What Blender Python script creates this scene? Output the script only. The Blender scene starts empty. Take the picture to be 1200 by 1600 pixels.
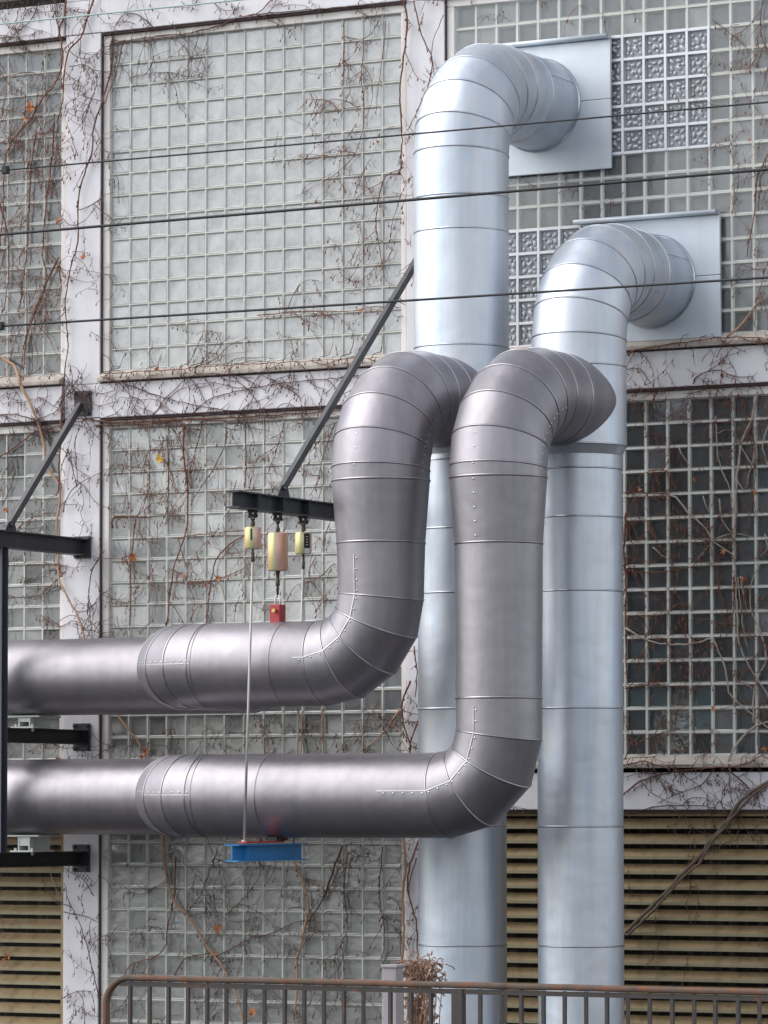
import bpy, math, random
from mathutils import Vector, Matrix
random.seed(7)
R_ = math.radians
sc = bpy.context.scene
col = sc.collection

# ------------------------------------------------------------------ camera
CF, YAW, PITCH, ROLL = 6335.45, 0.4901097, 0.0534462, -0.0010001      # focal length in photo pixels (1200 wide), angles
CX, CY = 638.3, 918.25
CAM = Vector((19.6091, -31.02744, 2.2))
_c, _s = math.cos(YAW), math.sin(YAW)
FWD = Vector((-_s*math.cos(PITCH), _c*math.cos(PITCH), math.sin(PITCH)))
_r = Vector((_c, _s, 0)); _u = _r.cross(FWD)
RGT = math.cos(ROLL)*_r + math.sin(ROLL)*_u
UPV = -math.sin(ROLL)*_r + math.cos(ROLL)*_u
cam = bpy.data.cameras.new('camera'); camo = bpy.data.objects.new('camera', cam); col.objects.link(camo)
cam.sensor_fit = 'HORIZONTAL'; cam.sensor_width = 36; cam.lens = CF/1200*36
cam.shift_x = -(CX-600)/1200; cam.shift_y = (CY-800)/1200
cam.clip_start = 0.1; cam.clip_end = 2000
camo.matrix_world = Matrix(((RGT.x, UPV.x, -FWD.x, CAM.x), (RGT.y, UPV.y, -FWD.y, CAM.y), (RGT.z, UPV.z, -FWD.z, CAM.z), (0, 0, 0, 1)))
sc.camera = camo

# ------------------------------------------------------------------ light: bright overcast sky, broad soft sun from the left front
SUN_EL, SUN_AZ = 44.0, -58.0            # azimuth measured from straight in front of the wall, negative = to the left
world = bpy.data.worlds.new('World'); sc.world = world; world.use_nodes = True
nt = world.node_tree; nt.nodes.clear()
sky = nt.nodes.new('ShaderNodeTexSky'); sky.sky_type = 'NISHITA'; sky.sun_disc = False
sky.sun_elevation = R_(SUN_EL); sky.sun_rotation = R_(180+SUN_AZ*-1); sky.air_density = 1.0; sky.dust_density = 1.2; sky.ozone_density = 1.0
hs = nt.nodes.new('ShaderNodeHueSaturation'); hs.inputs['Saturation'].default_value = 0.27
bg = nt.nodes.new('ShaderNodeBackground'); bg.inputs['Strength'].default_value = 0.12
wo = nt.nodes.new('ShaderNodeOutputWorld')
nt.links.new(sky.outputs[0], hs.inputs['Color']); nt.links.new(hs.outputs[0], bg.inputs['Color']); nt.links.new(bg.outputs[0], wo.inputs['Surface'])
sl = bpy.data.lights.new('sun', 'SUN'); sl.energy = 0.85; sl.angle = R_(60); sl.color = (1.0, 0.965, 0.93)
so = bpy.data.objects.new('sun', sl); col.objects.link(so)
sd = Vector((math.sin(R_(SUN_AZ))*math.cos(R_(SUN_EL)), -math.cos(R_(SUN_AZ))*math.cos(R_(SUN_EL)), math.sin(R_(SUN_EL))))
so.rotation_euler = sd.to_track_quat('Z', 'Y').to_euler(); so.location = (0, -20, 30)
sc.view_settings.view_transform = 'Standard'; sc.view_settings.look = 'None'
sc.view_settings.gamma = 1.0; sc.view_settings.exposure = 1.12; sc.view_settings.use_curve_mapping = False
sc.cycles.max_bounces = 8; sc.cycles.transparent_max_bounces = 12

# ------------------------------------------------------------------ measuring helpers: where a line of sight meets a real plane of the place
def ray(x, y):
    return FWD + RGT*((x-CX)/CF) - UPV*((y-CY)/CF)
def at(x, y, w):                         # on the plane w metres in front of the wall -> (u, z)
    d = ray(x, y); t = (-w-CAM.y)/d.y; p = CAM + d*t
    return p.x, p.z
def at_u(x, y, u):                       # on the upright plane at u along the wall -> (w, z)
    d = ray(x, y); t = (u-CAM.x)/d.x; p = CAM + d*t
    return -p.y, p.z
def P(u, w, z): return Vector((u, -w, z))

# ------------------------------------------------------------------ object helpers
def tag(o, label=None, cat=None, group=None, kind=None):
    if label: o['label'] = label
    if cat: o['category'] = cat
    if group: o['group'] = group
    if kind: o['kind'] = kind
    return o
def worldloc(o):
    v = Vector((0, 0, 0))
    while o is not None: v += o.location; o = o.parent
    return v
def thing(name, loc, label, cat, group=None):
    o = bpy.data.objects.new(name, None); col.objects.link(o); o.location = loc; o.empty_display_size = .1
    return tag(o, label, cat, group)
def link_mesh(name, me, parent=None, loc=None):
    o = bpy.data.objects.new(name, me); col.objects.link(o)
    if parent is not None: o.parent = parent
    base = worldloc(parent) if parent is not None else Vector((0, 0, 0))
    o.location = (loc if loc is not None else Vector((0, 0, 0))) - base
    return o

class MB:
    def __init__(s): s.v = []; s.f = []; s.m = []; s.sm = []
    def add(s, vs, fs, mi=0, smooth=False):
        n = len(s.v); s.v += [tuple(v) for v in vs]
        for f in fs: s.f.append([i+n for i in f]); s.m.append(mi); s.sm.append(smooth)
    def box(s, a, b, mi=0):              # a, b opposite corners in (u, w, z)
        u0, u1 = sorted((a[0], b[0])); w0, w1 = sorted((a[1], b[1])); z0, z1 = sorted((a[2], b[2]))
        vs = [P(u, w, z) for u in (u0, u1) for w in (w0, w1) for z in (z0, z1)]
        s.add(vs, [(0, 2, 3, 1), (4, 5, 7, 6), (0, 1, 5, 4), (2, 6, 7, 3), (0, 4, 6, 2), (1, 3, 7, 5)], mi)
    def bar(s, p, q, a, b, up=Vector((0, 0, 1)), mi=0):   # rectangular bar from p to q (world vectors), a across, b along up
        t = (q-p).normalized(); x = t.cross(up)
        if x.length < 1e-4: x = t.cross(Vector((0, 1, 0)))
        x.normalize(); y = x.cross(t).normalized()
        vs = []
        for e in (p, q):
            for i, j in ((-1, -1), (1, -1), (1, 1), (-1, 1)): vs.append(e + x*(a/2*i) + y*(b/2*j))
        s.add(vs, [(0, 1, 2, 3), (7, 6, 5, 4), (0, 4, 5, 1), (1, 5, 6, 2), (2, 6, 7, 3), (3, 7, 4, 0)], mi)
    def tube(s, pts, rads, n=8, caps=True, mi=0, smooth=True):
        pts = [Vector(p) for p in pts]
        if not isinstance(rads, (list, tuple)): rads = [rads]*len(pts)
        t0 = (pts[1]-pts[0]).normalized()
        ref = Vector((0, 0, 1)) if abs(t0.z) < .9 else Vector((1, 0, 0))
        a = t0.cross(ref).normalized()
        base = len(s.v)
        for i, p in enumerate(pts):
            t = (pts[min(i+1, len(pts)-1)] - pts[max(i-1, 0)])
            if t.length < 1e-7: t = t0
            t = t.normalized(); a = (a - t*a.dot(t))
            if a.length < 1e-5: a = t.cross(Vector((.3, .5, .8)))
            a.normalize(); b = t.cross(a)
            for k in range(n):
                g = 2*math.pi*k/n
                s.v.append(tuple(p + (a*math.cos(g) + b*math.sin(g))*rads[i]))
        for i in range(len(pts)-1):
            for k in range(n):
                s.f.append([base+i*n+k, base+i*n+(k+1) % n, base+(i+1)*n+(k+1) % n, base+(i+1)*n+k]); s.m.append(mi); s.sm.append(smooth)
        if caps:
            s.f.append([base+k for k in range(n)][::-1]); s.m.append(mi); s.sm.append(False)
            e = base+(len(pts)-1)*n; s.f.append([e+k for k in range(n)]); s.m.append(mi); s.sm.append(False)
    def mesh(s, name, mats):
        me = bpy.data.meshes.new(name); me.from_pydata(s.v, [], s.f); me.update()
        for m in (mats if isinstance(mats, (list, tuple)) else [mats]): me.materials.append(m)
        me.polygons.foreach_set('material_index', s.m); me.polygons.foreach_set('use_smooth', s.sm)
        return me
    def build(s, name, mats, parent=None):
        return link_mesh(name, s.mesh(name, mats), parent)
def bevel(o, w=.004, n=2):
    m = o.modifiers.new('bevel', 'BEVEL'); m.width = w; m.segments = n; m.limit_method = 'ANGLE'; m.angle_limit = R_(40); m.harden_normals = False
    return o

# ------------------------------------------------------------------ materials
def newmat(name):
    m = bpy.data.materials.new(name); m.use_nodes = True
    t = m.node_tree; b = t.nodes['Principled BSDF']; return m, t, b
def nd(t, k, **kw):
    n = t.nodes.new(k)
    for a, v in kw.items():
        if a in n.inputs.keys(): n.inputs[a].default_value = v
        else: setattr(n, a, v)
    return n
def coords(t, scale=(1, 1, 1), obj=False):
    if obj: g = nd(t, 'ShaderNodeTexCoord'); src = g.outputs['Object']
    else: g = nd(t, 'ShaderNodeNewGeometry'); src = g.outputs['Position']
    mp = nd(t, 'ShaderNodeMapping'); mp.inputs['Scale'].default_value = scale
    t.links.new(src, mp.inputs['Vector']); return mp.outputs[0]
def noise(t, vec, scale, detail=4, rough=.6):
    n = nd(t, 'ShaderNodeTexNoise'); n.inputs['Scale'].default_value = scale; n.inputs['Detail'].default_value = detail; n.inputs['Roughness'].default_value = rough
    t.links.new(vec, n.inputs['Vector']); return n.outputs['Fac']
def ramp(t, fac, stops):
    r = nd(t, 'ShaderNodeValToRGB'); e = r.color_ramp.elements
    while len(e) > 1: e.remove(e[-1])
    e[0].position = stops[0][0]; e[0].color = stops[0][1]
    for p_, c_ in stops[1:]:
        x = e.new(p_); x.color = c_
    t.links.new(fac, r.inputs[0]); return r.outputs[0]
def G(v): return (v, v, v, 1)
def mixc(t, a, b, fac, mode='MIX'):
    m = nd(t, 'ShaderNodeMix'); m.data_type = 'RGBA'; m.blend_type = mode
    for src, i in ((a, 6), (b, 7)):
        if isinstance(src, (tuple, list)): m.inputs[i].default_value = (*src[:3], 1)
        else: t.links.new(src, m.inputs[i])
    if isinstance(fac, (int, float)): m.inputs[0].default_value = fac
    else: t.links.new(fac, m.inputs[0])
    return m.outputs[2]
def bump(t, b, h, strength=.3, dist=.01):
    n = nd(t, 'ShaderNodeBump'); n.inputs['Strength'].default_value = strength; n.inputs['Distance'].default_value = dist
    t.links.new(h, n.inputs['Height']); t.links.new(n.outputs[0], b.inputs['Normal'])
def randval(t):
    return nd(t, 'ShaderNodeObjectInfo').outputs['Random']

def paint(name, c, rough=.6, dirt=(.35, .3, .27), dirt_amt=.5, rust=0.0, metallic=0.0, streak=True, nscale=1.0):
    m, t, b = newmat(name)
    v = coords(t, (1, 1, 1)); vs = coords(t, (9, 9, .55))
    n1 = noise(t, v, 1.3*nscale, 6, .65); n2 = noise(t, vs, 1.0*nscale, 5, .6); n3 = noise(t, v, 26*nscale, 5, .7)
    f1 = ramp(t, n1, [(.45, G(0)), (.75, G(1))]); f2 = ramp(t, n2, [(.5, G(0)), (.78, G(1))])
    cc = mixc(t, c, [x*.86 for x in c], f1)
    if streak:
        fm = nd(t, 'ShaderNodeMath', operation='MULTIPLY'); t.links.new(f2, fm.inputs[0]); fm.inputs[1].default_value = dirt_amt
        cc = mixc(t, cc, dirt, fm.outputs[0])
    f3 = ramp(t, n3, [(.58, G(0)), (.75, G(1))]); fm = nd(t, 'ShaderNodeMath', operation='MULTIPLY'); t.links.new(f3, fm.inputs[0]); fm.inputs[1].default_value = dirt_amt*.5
    cc = mixc(t, cc, dirt, fm.outputs[0])
    if rust > 0:
        n4 = noise(t, v, 9*nscale, 8, .75); f4 = ramp(t, n4, [(.62-rust*.35, G(0)), (.72-rust*.3, G(1))])
        rc = mixc(t, (.30, .10, .035), (.12, .045, .02), noise(t, v, 40, 4))
        cc = mixc(t, cc, rc, f4)
    t.links.new(cc, b.inputs['Base Color'])
    rr = nd(t, 'ShaderNodeMapRange'); rr.inputs['To Min'].default_value = rough-.12; rr.inputs['To Max'].default_value = min(1, rough+.15); t.links.new(n3, rr.inputs['Value']); t.links.new(rr.outputs[0], b.inputs['Roughness'])
    b.inputs['Metallic'].default_value = metallic
    bump(t, b, n3, .25, .004)
    return m
def sheet(name, c1, c2, rough, vertical=True, spread=.16, metal=.95, mottle=1.0):
    m, t, b = newmat(name)
    sx = (5, 5, .35) if vertical else (.5, .5, 4)
    v = coords(t); vs = coords(t, sx)
    n1 = noise(t, v, 1.1, 5, .6); n2 = noise(t, vs, 1.2, 5, .65); n3 = noise(t, v, 55, 3, .6)
    cc = mixc(t, c1, c2, ramp(t, n2, [(.36, G(0)), (.64, G(1))]))
    cc = mixc(t, cc, [x*.8 for x in c1], ramp(t, n1, [(.5, G(0)), (.8, G(.8*mottle))]))
    r = nd(t, 'ShaderNodeMapRange'); r.inputs['To Min'].default_value = 1-spread; r.inputs['To Max'].default_value = 1.0
    t.links.new(randval(t), r.inputs['Value'])
    cm = nd(t, 'ShaderNodeCombineColor'); [t.links.new(r.outputs[0], cm.inputs[i]) for i in range(3)]
    cc = mixc(t, cc, cm.outputs[0], 1.0, 'MULTIPLY')
    t.links.new(cc, b.inputs['Base Color']); b.inputs['Metallic'].default_value = metal
    rr = nd(t, 'ShaderNodeMapRange'); rr.inputs['To Min'].default_value = rough-.07; rr.inputs['To Max'].default_value = rough+.12
    t.links.new(n1, rr.inputs['Value']); t.links.new(rr.outputs[0], b.inputs['Roughness'])
    ad = nd(t, 'ShaderNodeMath', operation='MULTIPLY_ADD'); t.links.new(n3, ad.inputs[0]); ad.inputs[1].default_value = .05; t.links.new(noise(t, v, 3.2, 2), ad.inputs[2])
    bump(t, b, ad.outputs[0], .25, .03)
    return m
MT = {}
MT['wall'] = paint('painted_concrete', (.79, .775, .81), .75, (.45, .40, .40), .22)
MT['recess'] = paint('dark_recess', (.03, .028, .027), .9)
MT['joint'] = paint('painted_joint_shade', (.085, .055, .055), .9, (.03, .02, .02), .5)  # dark brown standing in for the shade in the joints
MT['frame'] = paint('window_frame_paint', (.80, .77, .74), .6, (.40, .27, .20), .7)
MT['sill'] = paint('stone_sill', (.50, .45, .40), .8, (.26, .17, .12), .6)
MT['mortar'] = paint('mortar', (.68, .68, .63), .85, (.40, .34, .28), .4)
MT['silver'] = sheet('galvanised_sheet', (.74, .765, .81), (.58, .66, .76), .45, metal=.82, mottle=.5)
MT['dark'] = sheet('aluminium_cladding', (.385, .36, .39), (.32, .305, .335), .43, spread=.16, metal=.82, mottle=.6)
MT['seam_s'] = sheet('seam_bright', (.74, .77, .82), (.6, .63, .68), .3)
MT['seam_d'] = sheet('seam_dark', (.55, .52, .55), (.45, .42, .45), .3)
MT['plate'] = paint('plate_paint', (.66, .72, .78), .42, (.5, .5, .5), .25, metallic=.25)
MT['steel'] = paint('grey_steel_paint', (.040, .043, .052), .45, (.11, .10, .095), .4)
MT['strut'] = paint('worn_steel_paint', (.075, .075, .083), .38, (.2, .19, .18), .4)
MT['post'] = paint('blue_grey_steel_paint', (.08, .083, .105), .45, (.12, .12, .13), .3)
MT['black'] = paint('black_steel', (.02, .02, .022), .5, (.07, .06, .05), .3)
MT['white_zinc'] = paint('zinc_shoe', (.62, .64, .62), .5, (.3, .3, .28), .5)
MT['red'] = paint('red_paint', (.42, .045, .045), .5, (.2, .1, .08), .3)
MT['brass'] = paint('brass', (.65, .42, .16), .4, (.3, .2, .1), .3, metallic=.8)
MT['blue'] = paint('blue_paint', (.03, .22, .52), .45, (.02, .08, .2), .4)
MT['rod'] = paint('rod_zinc', (.45, .43, .40), .45, (.36, .30, .22), .5, metallic=.3)
MT['dark_rod'] = paint('greasy_rod', (.08, .06, .045), .55, (.25, .18, .1), .6)
MT['label_black'] = paint('label_black', (.02, .02, .02), .5, streak=False)
MT['label_white'] = paint('label_white', (.75, .75, .75), .6, streak=False)
MT['rust'] = paint('rusty_rail', (.12, .085, .065), .75, (.05, .035, .03), .7, rust=.36)
MT['baluster'] = paint('baluster_paint', (.055, .048, .045), .7, (.07, .05, .04), .7, rust=.12)
MT['greypost'] = paint('bollard_paint', (.34, .31, .33), .6, (.2, .18, .17), .4)
MT['wire'] = paint('cable_black', (.02, .022, .025), .6, streak=False)
MT['wire_teal'] = paint('cable_pale', (.42, .55, .52), .6, streak=False)
MT['louver'] = paint('louver_paint', (.33, .24, .125), .6, (.13, .08, .04), .85, rust=.05)
MT['louver_edge'] = paint('louver_edge', (.34, .30, .19), .6, (.2, .15, .08), .6)
MT['bark_red'] = paint('bark_red', (.20, .085, .055), .85, (.08, .04, .03), .6, streak=False, nscale=3)
MT['bark_dark'] = paint('bark_dark', (.15, .085, .07), .9, (.04, .025, .02), .5, streak=False, nscale=3)
MT['bark_tan'] = paint('bark_tan', (.46, .29, .19), .85, (.2, .12, .08), .6, streak=False, nscale=3)
MT['bark_pale'] = paint('bark_pale', (.40, .34, .29), .85, (.2, .15, .12), .6, streak=False, nscale=3)
MT['bark_grey'] = paint('bark_grey', (.17, .125, .10), .9, (.08, .06, .05), .6, streak=False, nscale=3)
MT['leaf'] = paint('dead_leaf', (.44, .17, .075), .7, (.25, .08, .03), .5, streak=False, nscale=4)
MT['leaf_y'] = paint('yellow_leaf', (.70, .42, .06), .7, (.4, .2, .05), .4, streak=False, nscale=4)
MT['straw'] = paint('dry_straw', (.33, .20, .14), .85, (.5, .4, .3), .5, streak=False, nscale=4)
MT['ground'] = paint('asphalt', (.02, .02, .022), .9, (.03, .03, .03), .5, streak=False)
# chromate-plated cans: yellow, green and pink bands of the plating itself
def chromate():
    m, t, b = newmat('chromate_plating')
    v = coords(t, obj=False); g = nd(t, 'ShaderNodeSeparateXYZ'); t.links.new(v, g.inputs[0])
    s = nd(t, 'ShaderNodeMath', operation='MULTIPLY_ADD'); t.links.new(g.outputs[0], s.inputs[0]); s.inputs[1].default_value = 7.0
    n = noise(t, coords(t, (14, 14, .8)), 1, 3); t.links.new(n, s.inputs[2])
    fr = nd(t, 'ShaderNodeMath', operation='FRACT'); t.links.new(s.outputs[0], fr.inputs[0])
    c = ramp(t, fr.outputs[0], [(0, (.80, .68, .30, 1)), (.25, (.60, .66, .34, 1)), (.45, (.80, .50, .46, 1)), (.7, (.72, .42, .26, 1)), (1, (.80, .68, .30, 1))])
    t.links.new(c, b.inputs['Base Color']); b.inputs['Metallic'].default_value = .35; b.inputs['Roughness'].default_value = .35
    return m
MT['chromate'] = chromate()

# glass block: rim, pane, cavity sides and back of the hollow block
def pane_mat(name, dust_haze, gl, rough=.16):
    m = bpy.data.materials.new(name); m.use_nodes = True; t = m.node_tree; t.nodes.clear()
    out = nd(t, 'ShaderNodeOutputMaterial')
    tr = nd(t, 'ShaderNodeBsdfTransparent'); tr.inputs[0].default_value = (.96, .965, .965, 1)
    gg = nd(t, 'ShaderNodeBsdfGlossy'); gg.inputs['Roughness'].default_value = rough; gg.inputs['Color'].default_value = (.9, .92, .93, 1)
    df = nd(t, 'ShaderNodeBsdfDiffuse'); df.inputs[0].default_value = (.72, .72, .72, 1)
    v = coords(t); h = noise(t, v, 14, 3); bm = nd(t, 'ShaderNodeBump'); bm.inputs['Strength'].default_value = .14; bm.inputs['Distance'].default_value = .02
    t.links.new(h, bm.inputs['Height']); t.links.new(bm.outputs[0], gg.inputs['Normal'])
    lw = nd(t, 'ShaderNodeFresnel'); lw.inputs['IOR'].default_value = 1.52
    ma = nd(t, 'ShaderNodeMath', operation='ADD'); t.links.new(lw.outputs[0], ma.inputs[0]); ma.inputs[1].default_value = gl
    m1 = nd(t, 'ShaderNodeMixShader'); t.links.new(tr.outputs[0], m1.inputs[1]); t.links.new(df.outputs[0], m1.inputs[2])
    dn = ramp(t, noise(t, v, 5, 5), [(.3, G(dust_haze*.5)), (.7, G(min(1, dust_haze*1.5)))]); t.links.new(dn, m1.inputs[0])
    m2 = nd(t, 'ShaderNodeMixShader'); t.links.new(ma.outputs[0], m2.inputs[0]); t.links.new(m1.outputs[0], m2.inputs[1]); t.links.new(gg.outputs[0], m2.inputs[2])
    t.links.new(m2.outputs[0], out.inputs['Surface']); return m
def back_mat(name, c, var=.25, rough=.5, coat=.0):
    m, t, b = newmat(name)
    n = noise(t, coords(t), 7, 5, .65); n2 = noise(t, coords(t), .9, 3)
    r = nd(t, 'ShaderNodeMapRange'); r.inputs['To Min'].default_value = 1-var; r.inputs['To Max'].default_value = 1+var*.5; t.links.new(randval(t), r.inputs['Value'])
    cm = nd(t, 'ShaderNodeCombineColor'); [t.links.new(r.outputs[0], cm.inputs[i]) for i in range(3)]
    cc = mixc(t, c, [x*.80 for x in c], ramp(t, n, [(.4, G(0)), (.7, G(1))]))
    cc = mixc(t, cc, [x*.8 for x in c], ramp(t, n2, [(.4, G(0)), (.65, G(1))]))
    cc = mixc(t, cc, cm.outputs[0], 1.0, 'MULTIPLY'); t.links.new(cc, b.inputs['Base Color']); b.inputs['Roughness'].default_value = rough
    b.inputs['Coat Weight'].default_value = coat; b.inputs['Coat Roughness'].default_value = .1
    return m
RIM = back_mat('glass_rim', (.54, .56, .54), .15, .25, .5)
RIM_D = back_mat('glass_rim_dark', (.22, .24, .23), .2, .2, .5)
GB = {
 'light': [RIM, pane_mat('pane_light', .42, .08), back_mat('cavity_side_light', (.80, .80, .79), .1), back_mat('cavity_back_light', (.78, .79, .765), .12)],  # strong pale film on these panes imitates the haze of reflected sky
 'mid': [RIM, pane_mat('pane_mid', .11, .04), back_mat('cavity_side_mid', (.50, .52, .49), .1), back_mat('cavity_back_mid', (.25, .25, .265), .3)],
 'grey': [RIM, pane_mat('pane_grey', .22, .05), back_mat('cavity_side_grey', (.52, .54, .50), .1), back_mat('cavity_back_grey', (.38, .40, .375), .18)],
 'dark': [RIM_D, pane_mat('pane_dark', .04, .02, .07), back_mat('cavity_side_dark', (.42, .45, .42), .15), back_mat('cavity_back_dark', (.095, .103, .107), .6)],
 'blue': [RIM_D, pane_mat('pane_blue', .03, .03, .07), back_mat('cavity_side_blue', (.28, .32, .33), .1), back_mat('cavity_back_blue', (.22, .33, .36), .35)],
}
def block_mesh(kind):
    mb = MB(); a, b_, d = .0905, .080, .060
    def q(h, y): return [Vector((-h, y, -h)), Vector((h, y, -h)), Vector((h, y, h)), Vector((-h, y, h))]
    o, i, bk = q(a, -.002), q(b_, .007), q(b_*.97, d)
    for k in range(4):
        l = (k+1) % 4
        mb.add([o[k], o[l], i[l], i[k]], [(0, 1, 2, 3)], 0)
        mb.add([i[k], i[l], bk[l], bk[k]], [(0, 1, 2, 3)], 2)
    mb.add(i, [(0, 1, 2, 3)], 1); mb.add(bk, [(0, 1, 2, 3)], 3)
    return mb.mesh('glass_block_'+kind, GB[kind])
BLOCK = {k: block_mesh(k) for k in GB}
def wavy():
    out = []
    for nm, ca, cb, ro in (('wavy_glass_hollow', (.18, .19, .21), (.32, .34, .37), .2), ('wavy_glass_lobe', (.46, .48, .52), (.62, .64, .68), .22)):
        m, t, b = newmat(nm)
        c = mixc(t, ca, cb, noise(t, coords(t), 11, 3)); t.links.new(c, b.inputs['Base Color'])
        b.inputs['Roughness'].default_value = ro; b.inputs['Coat Weight'].default_value = .5; b.inputs['Coat Roughness'].default_value = .1; out.append(m)
    return out
WAVY = wavy()
def wavy_mesh(var):
    mb = MB(); h = .088; rnd = random.Random(40+var)
    o = [Vector((x, 0, z)) for x, z in ((-h, -h), (h, -h), (h, h), (-h, h))]; k_ = [Vector((x, .022, z)) for x, z in ((-.08, -.08), (.08, -.08), (.08, .08), (-.08, .08))]
    for i in range(4): j = (i+1) % 4; mb.add([o[i], o[j], k_[j], k_[i]], [(0, 1, 2, 3)], 1)
    mb.add(k_, [(0, 1, 2, 3)], 0)
    lobes = [(-.045, -.045, 45, .060, .013), (.010, .012, 45, .055, .014), (-.050, .012, 80, .050, .013), (-.020, .052, 100, .034, .012), (.012, -.050, 10, .050, .013),
             (.052, -.020, -10, .034, .012), (.055, .055, 45, .030, .011), (-.012, .010, 120, .030, .010), (.050, -.062, 20, .025, .009), (-.062, .058, 70, .022, .009)]
    for x, z, ang, L, r in lobes:
        a = math.radians(ang+rnd.uniform(-9, 9)); d = Vector((math.cos(a), 0, math.sin(a))); p = Vector((x+rnd.uniform(-.004, .004), .016, z+rnd.uniform(-.004, .004)))
        mb.tube([p-d*L*.5, p-d*L*.3, p+d*L*.25, p+d*L*.5], [r*.5, r*1.25, r*1.15, r*.45], 7, True, 1)
    return mb.mesh('wavy_glass_block', WAVY)
WAVYM = [wavy_mesh(i) for i in range(4)]
WAVY_FRAME = paint('wavy_block_joint', (.80, .81, .84), .5, (.5, .5, .5), .3)

# ------------------------------------------------------------------ ground
g = MB(); g.add([(-700, -700, 0), (700, -700, 0), (700, 700, 0), (-700, 700, 0)], [(0, 1, 2, 3)])
tag(g.build('ground', MT['ground']), 'dark asphalt ground along the foot of the glass block wall', None, None, 'structure')

# ------------------------------------------------------------------ building
BAYW, WINW, BL = 3.526, 3.0, .2
TOPS = [9.1226, 9.1226-3.519, 9.1226-7.0609]
bld = thing('factory_building', P(0, 0, 0), 'pale concrete framed factory wall filled with glass block windows and louvers', 'building')
U0, U1 = -1.75, 7.9
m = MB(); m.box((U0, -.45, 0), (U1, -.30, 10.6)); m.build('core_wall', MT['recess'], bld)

def make_window(u0, ztop, cols, rows, kindf, col0=0, skip=None, wavy=None, label=None, hw=.0065):
    """u0 = left edge of column 0 of the bay; cols = range of block columns built"""
    c0, c1 = cols
    ua, ub = u0+c0*BL, u0+c1*BL; zb = ztop-rows*BL
    fm = MB(); fw = .072
    full_l, full_r = c0 == 0, c1 == 15
    fm.box((ua-(fw if full_l else 0), -.06, ztop), (ub+(.052 if full_r else 0), .03, ztop+.07))
    if full_l: fm.box((ua-fw, -.06, zb), (ua, .028, ztop))
    if full_r: fm.box((ub, -.06, zb), (ub+.052, .028, ztop))
    win = fm.build('glass_block_window', MT['frame'], bld); bevel(win, .005)
    if label: win['label'] = label
    # mortar joints
    mm = MB()
    for i in range(c0, c1+1):
        u = u0+i*BL; mm.box((u-hw, -.05, zb), (u+hw, .004, ztop))
    zj = [ztop-j*BL for j in range(rows+1)]
    for z in zj:
        for i in range(c0, c1): mm.box((u0+i*BL+hw, -.05, z-hw), (u0+(i+1)*BL-hw, .0035, z+hw))
    mo = mm.build('mortar_grid', MT['mortar'], win); mo['kind'] = 'stuff'
    wavy = wavy or []
    for a, b_, r0, r1 in wavy:
        wm = MB(); h2 = .012
        for i in range(a, b_+1): wm.box((u0+i*BL-h2, .0045, ztop-r1*BL-h2), (u0+i*BL+h2, .016, ztop-r0*BL+h2))
        for j in range(r0, r1+1):
            for i in range(a, b_): wm.box((u0+i*BL+h2, .0045, ztop-j*BL-h2), (u0+(i+1)*BL-h2, .015, ztop-j*BL+h2))
        bevel(wm.build('wavy_block_frame', WAVY_FRAME, win), .003)
    if rows == 15 or zb > .02:
        s = MB()
        sa, sb = ua-(fw if full_l else 0), ub+(.052 if full_r else 0)
        vs = [P(sa, -.06, zb-.001), P(sb, -.06, zb-.001), P(sb, .02, zb-.001), P(sa, .02, zb-.001), P(sa, .13, zb-.065), P(sb, .13, zb-.065), P(sb, .13, zb-.10), P(sa, .13, zb-.10), P(sa, -.06, zb-.10), P(sb, -.06, zb-.10)]
        s.add(vs, [(0, 3, 2, 1), (3, 4, 5, 2), (4, 7, 6, 5), (7, 8, 9, 6), (0, 8, 7, 4, 3), (1, 2, 5, 6, 9)])
        bevel(s.build('sill', MT['sill'], win), .006)
    for j in range(rows):
        for i in range(c0, c1):
            c = P(u0+(i+.5)*BL, 0, ztop-(j+.5)*BL)
            if any(q[0] <= i < q[1] and q[2] <= j < q[3] for q in wavy):
                o = link_mesh('glass_block', random.choice(WAVYM), win, c); o.rotation_euler = (0, random.choice((0, 1, 2, 3))*math.pi/2, 0)
                continue
            if skip and skip(i, j): continue
            o = link_mesh('glass_block', BLOCK[kindf(i, j)], win, c)
            o.rotation_euler = (random.uniform(-.012, .012), 0, random.uniform(-.012, .012))
    return win
def rk(*pairs):
    ks = [p[0] for p in pairs]; ws = [p[1] for p in pairs]
    return random.choices(ks, ws)[0]
UL = -BAYW
make_window(UL, TOPS[0], (9, 15), 15, lambda i, j: rk(('mid', 7), ('grey', 3)), label='upper left window behind vertical reddish creeper')
make_window(UL, TOPS[1], (9, 15), 15, lambda i, j: rk(('mid', 6), ('dark', 1), ('grey', 3)), label='left window behind the diagonal steel strut')
make_window(0, TOPS[0], (0, 15), 15, lambda i, j: 'light', label='palest window, upper middle')
make_window(0, TOPS[1], (0, 15), 15, lambda i, j: rk(('light', 6), ('grey', 4)) if j < 9 else rk(('grey', 14), ('mid', 1)), label='window behind the spring hangers')
make_window(0, TOPS[2], (0, 15), 10, lambda i, j: rk(('grey', 29), ('mid', 1)), label='lowest window behind the railing')
make_window(BAYW, TOPS[0], (0, 15), 15, lambda i, j: rk(('mid', 8), ('grey', 2)), wavy=[(7, 12, 2, 7), (1, 6, 10, 15)], label='upper right window pierced by the two ducts', hw=.0085)
def k4(i, j):
    if 7 <= i <= 11 and 10 <= j <= 13 and random.random() < .75: return 'blue'
    return rk(('dark', 9), ('mid', 1))
make_window(BAYW, TOPS[1], (0, 15), 15, k4, label='dark window at the right edge with pale stems', hw=.0095)
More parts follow.
